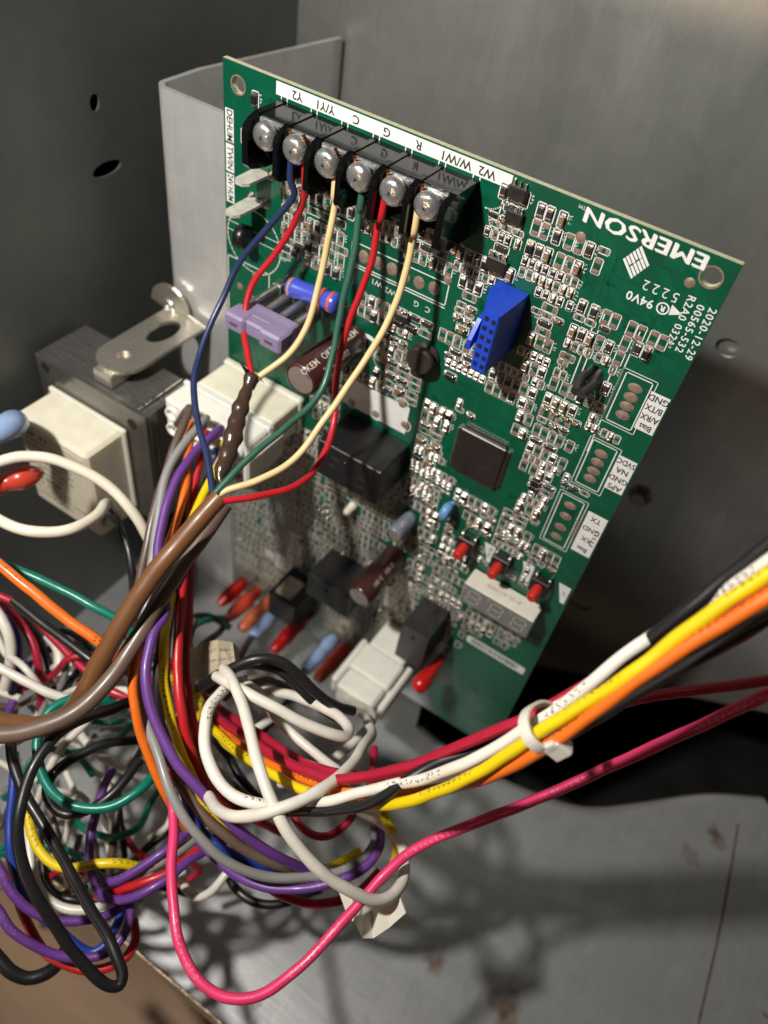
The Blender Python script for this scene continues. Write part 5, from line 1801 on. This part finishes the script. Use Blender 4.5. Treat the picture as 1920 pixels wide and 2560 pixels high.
# ---- transformer leads
wire('ivory transformer lead bent into a wide loop', 'ivory', 0.0032, [np.array([bx1_ - 0.0006, byf + 0.006, bzb + 0.009]), (262, 1262, .232), (239, 1288, .224), (185, 1319, .217), (116, 1331, .214), (46, 1321, .213), (-30, 1280, .214), (-62, 1220, .216), (-40, 1172, .218), (0, 1153, .220), (58, 1141, .222), (135, 1149, .224), (212, 1180, .226), (278, 1222, .228), (328, 1276, .230), (366, 1335, .234), (400, 1410, .242)])
wire('black transformer lead hanging beside the brown wire', 'black', 0.0026, [np.array([bx1_ - 0.002, byf + 0.004, bzb + 0.004]), (285, 1292, .246), (309, 1335, .240), (325, 1384, .238), (333, 1440, .238), (335, 1500, .240), (330, 1580, .246)])
WC['ltblue'] = mat('light_blue_vinyl', (0.30, 0.42, 0.66), 0.32, coat=0.2, sss=0.15)
WC['redboot'] = mat('red_orange_vinyl', (0.56, 0.055, 0.03), 0.28, coat=0.25, sss=0.1)
WC['orboot'] = mat('orange_vinyl', (0.60, 0.14, 0.05), 0.30, coat=0.25, sss=0.1)
WC['redtrue'] = M_redboot


def boot(label, colr, pts, radii, pin=None):
    P = spline([P3(p) for p in pts], 0.0009)
    n_ = len(P)
    R_ = np.interp(np.linspace(0, 1, n_), np.linspace(0, 1, len(radii)), radii)
    t_ = thing('spade_connector', label, 'spade connector', tuple(P[0]))
    q = MB()
    q.tube(P, list(R_), 16)
    q.build('sleeve', WC[colr], t_)
    if pin is not None:
        q = MB()
        q.box(pin - np.array([0.0028, 0.002, 0.0004]), pin + np.array([0.0028, 0.0055, 0.0004]), 0.0002)
        q.build('blade', M_tin, t_)
    return t_


boot('light blue insulated spade connector pushed on the transformer bobbin', 'ltblue', [np.array([bx0_ + 0.001, byf - 0.002, bzt - 0.004]), (20, 1065, .232), (-60, 1105, .226)], [0.0036, 0.0042, 0.0042, 0.0036])
boot('translucent red spade connector under the ivory lead loop', 'redboot', [(100, 1180, .234), (70, 1190, .230), (20, 1205, .228), (-50, 1225, .226)], [0.0016, 0.0030, 0.0036, 0.0026, 0.0034, 0.0028])
vS = -0.2050
for (label, colr, u, dirpts) in (
        ('bright red sleeve on the corner spade at the board foot', 'redtrue', 0.0120, [(583, 1480, None), (550, 1508, None)]),
        ('red orange spade connector second from the board corner', 'redboot', 0.0195, [(612, 1502, None), (560, 1570, None)]),
        ('orange spade connector beside the black box at the board foot', 'orboot', 0.0272, [(650, 1525, None), (590, 1592, None)]),
        ('light blue spade connector below the orange ones', 'ltblue', 0.0330, [(660, 1575, None), (600, 1625, None)]),
        ('dark red spade connector in the shade below the black box', 'redtrue', 0.0440, [(745, 1610, None), (700, 1650, None)]),
        ('pale blue spade connector left of the white plug', 'ltblue', 0.0599, [(805, 1632, None), (765, 1682, None)]),
        ('rust red spade connector touching the wing of the white plug', 'redboot', 0.0666, [(838, 1656, None), (797, 1705, None)])):
    p0 = np.array([u, -0.0062, vS])
    L_ = 0.0215 if 'corner spade' in label else 0.026
    p1 = np.array([u - 0.0004, -L_ * 0.6, vS - 0.0004])
    p2 = np.array([u - 0.0012, -L_, vS - 0.0016])
    rr_ = [0.0024, 0.0031, 0.0032, 0.0027, 0.0032, 0.0031, 0.0025, 0.0027, 0.0020] if 'corner' not in label else [0.0026, 0.0030, 0.0031, 0.0030, 0.0016]
    boot(label, colr, [p0, p1, p2], rr_, np.array([u, -0.0058, vS]))
wire('dark wire leaving the red orange spade connector', 'black', 0.0026, [np.array([0.0185, -0.0255, vS - 0.0016]), (545, 1585, .300), (500, 1620, .285), (470, 1690, .270)])
wire('green wire behind the spade connectors at the board foot', 'green', 0.0026, [(560, 1545, .312), (510, 1552, .302), (470, 1580, .290), (440, 1640, .275)])
wire('black wire behind the spade connectors above the green one', 'black', 0.0026, [(575, 1570, .308), (520, 1540, .305), (470, 1548, .296), (440, 1590, .280)])
wire('light blue wire dropping from the blue spade connector', 'black', 0.0026, [np.array([0.0318, -0.0255, vS - 0.0016]), (600, 1640, .285), (560, 1690, .262)])
wire('dark wire under the pale blue spade connector', 'black', 0.0026, [np.array([0.0587, -0.0255, vS - 0.0016]), (745, 1720, .282), (700, 1780, .270), (640, 1850, .262)])


# ---- paper tags
def tag_obj(label, corners, cuts, colr, lines=0):
    """thin folded paper wrap; corners are a strip of 3-D point pairs"""
    q = MB()
    th = 0.00018
    A = [np.array(a) for a, b in corners]
    B_ = [np.array(b) for a, b in corners]
    n_ = len(A)
    nrm = []
    for i in range(n_):
        t_ = A[min(i + 1, n_ - 1)] - A[max(i - 1, 0)]
        w_ = B_[i] - A[i]
        nn = np.cross(t_, w_)
        nrm.append(nn / (np.linalg.norm(nn) + 1e-12) * th)
    vs = []
    for i in range(n_):
        vs += [A[i] + nrm[i], B_[i] + nrm[i], B_[i] - nrm[i], A[i] - nrm[i]]
    fs = [(0, 1, 2, 3), (4 * n_ - 1, 4 * n_ - 2, 4 * n_ - 3, 4 * n_ - 4)]
    for i in range(n_ - 1):
        for j in range(4):
            j2 = (j + 1) % 4
            fs.append((4 * i + j, 4 * (i + 1) + j, 4 * (i + 1) + j2, 4 * i + j2))
    q.add(vs, fs, 0, False)
    o = q.build('wire_tag', colr)
    tag(o, label, 'tag')
    if lines:
        q = MB()
        for r_ in range(lines):
            f = 0.25 + 0.5 * r_ / max(1, lines - 1)
            for k in range(16):
                g = 0.12 + 0.042 * k + rnd.uniform(0, 0.01)
                i = min(n_ - 2, int(g * (n_ - 1)))
                gg = g * (n_ - 1) - i
                base_ = (A[i] * (1 - gg) + A[i + 1] * gg) * (1 - f) + (B_[i] * (1 - gg) + B_[i + 1] * gg) * f
                da = (A[i + 1] - A[i])
                da /= np.linalg.norm(da)
                db = (B_[i] - A[i])
                db /= np.linalg.norm(db)
                nn = np.cross(da, db)
                if nn @ (CAM - base_) < 0:
                    nn = -nn
                base_ = base_ + nn * 0.0003
                for _ in range(2):
                    p0 = base_ + da * rnd.uniform(0, 0.0005) + db * rnd.uniform(-0.0005, 0.0005)
                    p1 = base_ + da * rnd.uniform(0, 0.0005) + db * rnd.uniform(-0.0005, 0.0005)
                    e = np.cross(p1 - p0, nn)
                    e = e / (np.linalg.norm(e) + 1e-9) * 0.0001
                    q.add([p0 - e, p1 - e, p1 + e, p0 + e], [(0, 1, 2, 3)])
        q.build('tag_print', mat('tag_ink', (0.12, 0.10, 0.07), 0.7), o)
    return o


M_paper = mat('beige_tag_paper', (0.42, 0.36, 0.25), 0.6, noise=0.12, nscale=120)
M_paperw = mat('white_tag_paper', (0.72, 0.69, 0.60), 0.6, noise=0.06, nscale=120)
tag_obj('beige printed paper tag wrapped round wires beside the board foot',
        [(atd(478, 1622, .236), atd(470, 1720, .232)), (atd(510, 1606, .228), atd(505, 1712, .224)), (atd(545, 1600, .226), atd(545, 1700, .222)), (atd(580, 1606, .228), atd(590, 1680, .224)), (atd(596, 1622, .234), atd(598, 1660, .230))], None, M_paper, 3)
tag_obj('white folded paper tag flaring out below the white wire loop',
        [(atd(848, 2228, .196), atd(868, 2285, .194)), (atd(880, 2240, .193), atd(890, 2312, .192)), (atd(905, 2262, .195), atd(905, 2345, .194)), (atd(928, 2262, .1965), atd(934, 2345, .1955)), (atd(960, 2248, .193), atd(975, 2318, .191)), (atd(1000, 2242, .190), atd(1015, 2282, .189))], None, M_paperw, 0)
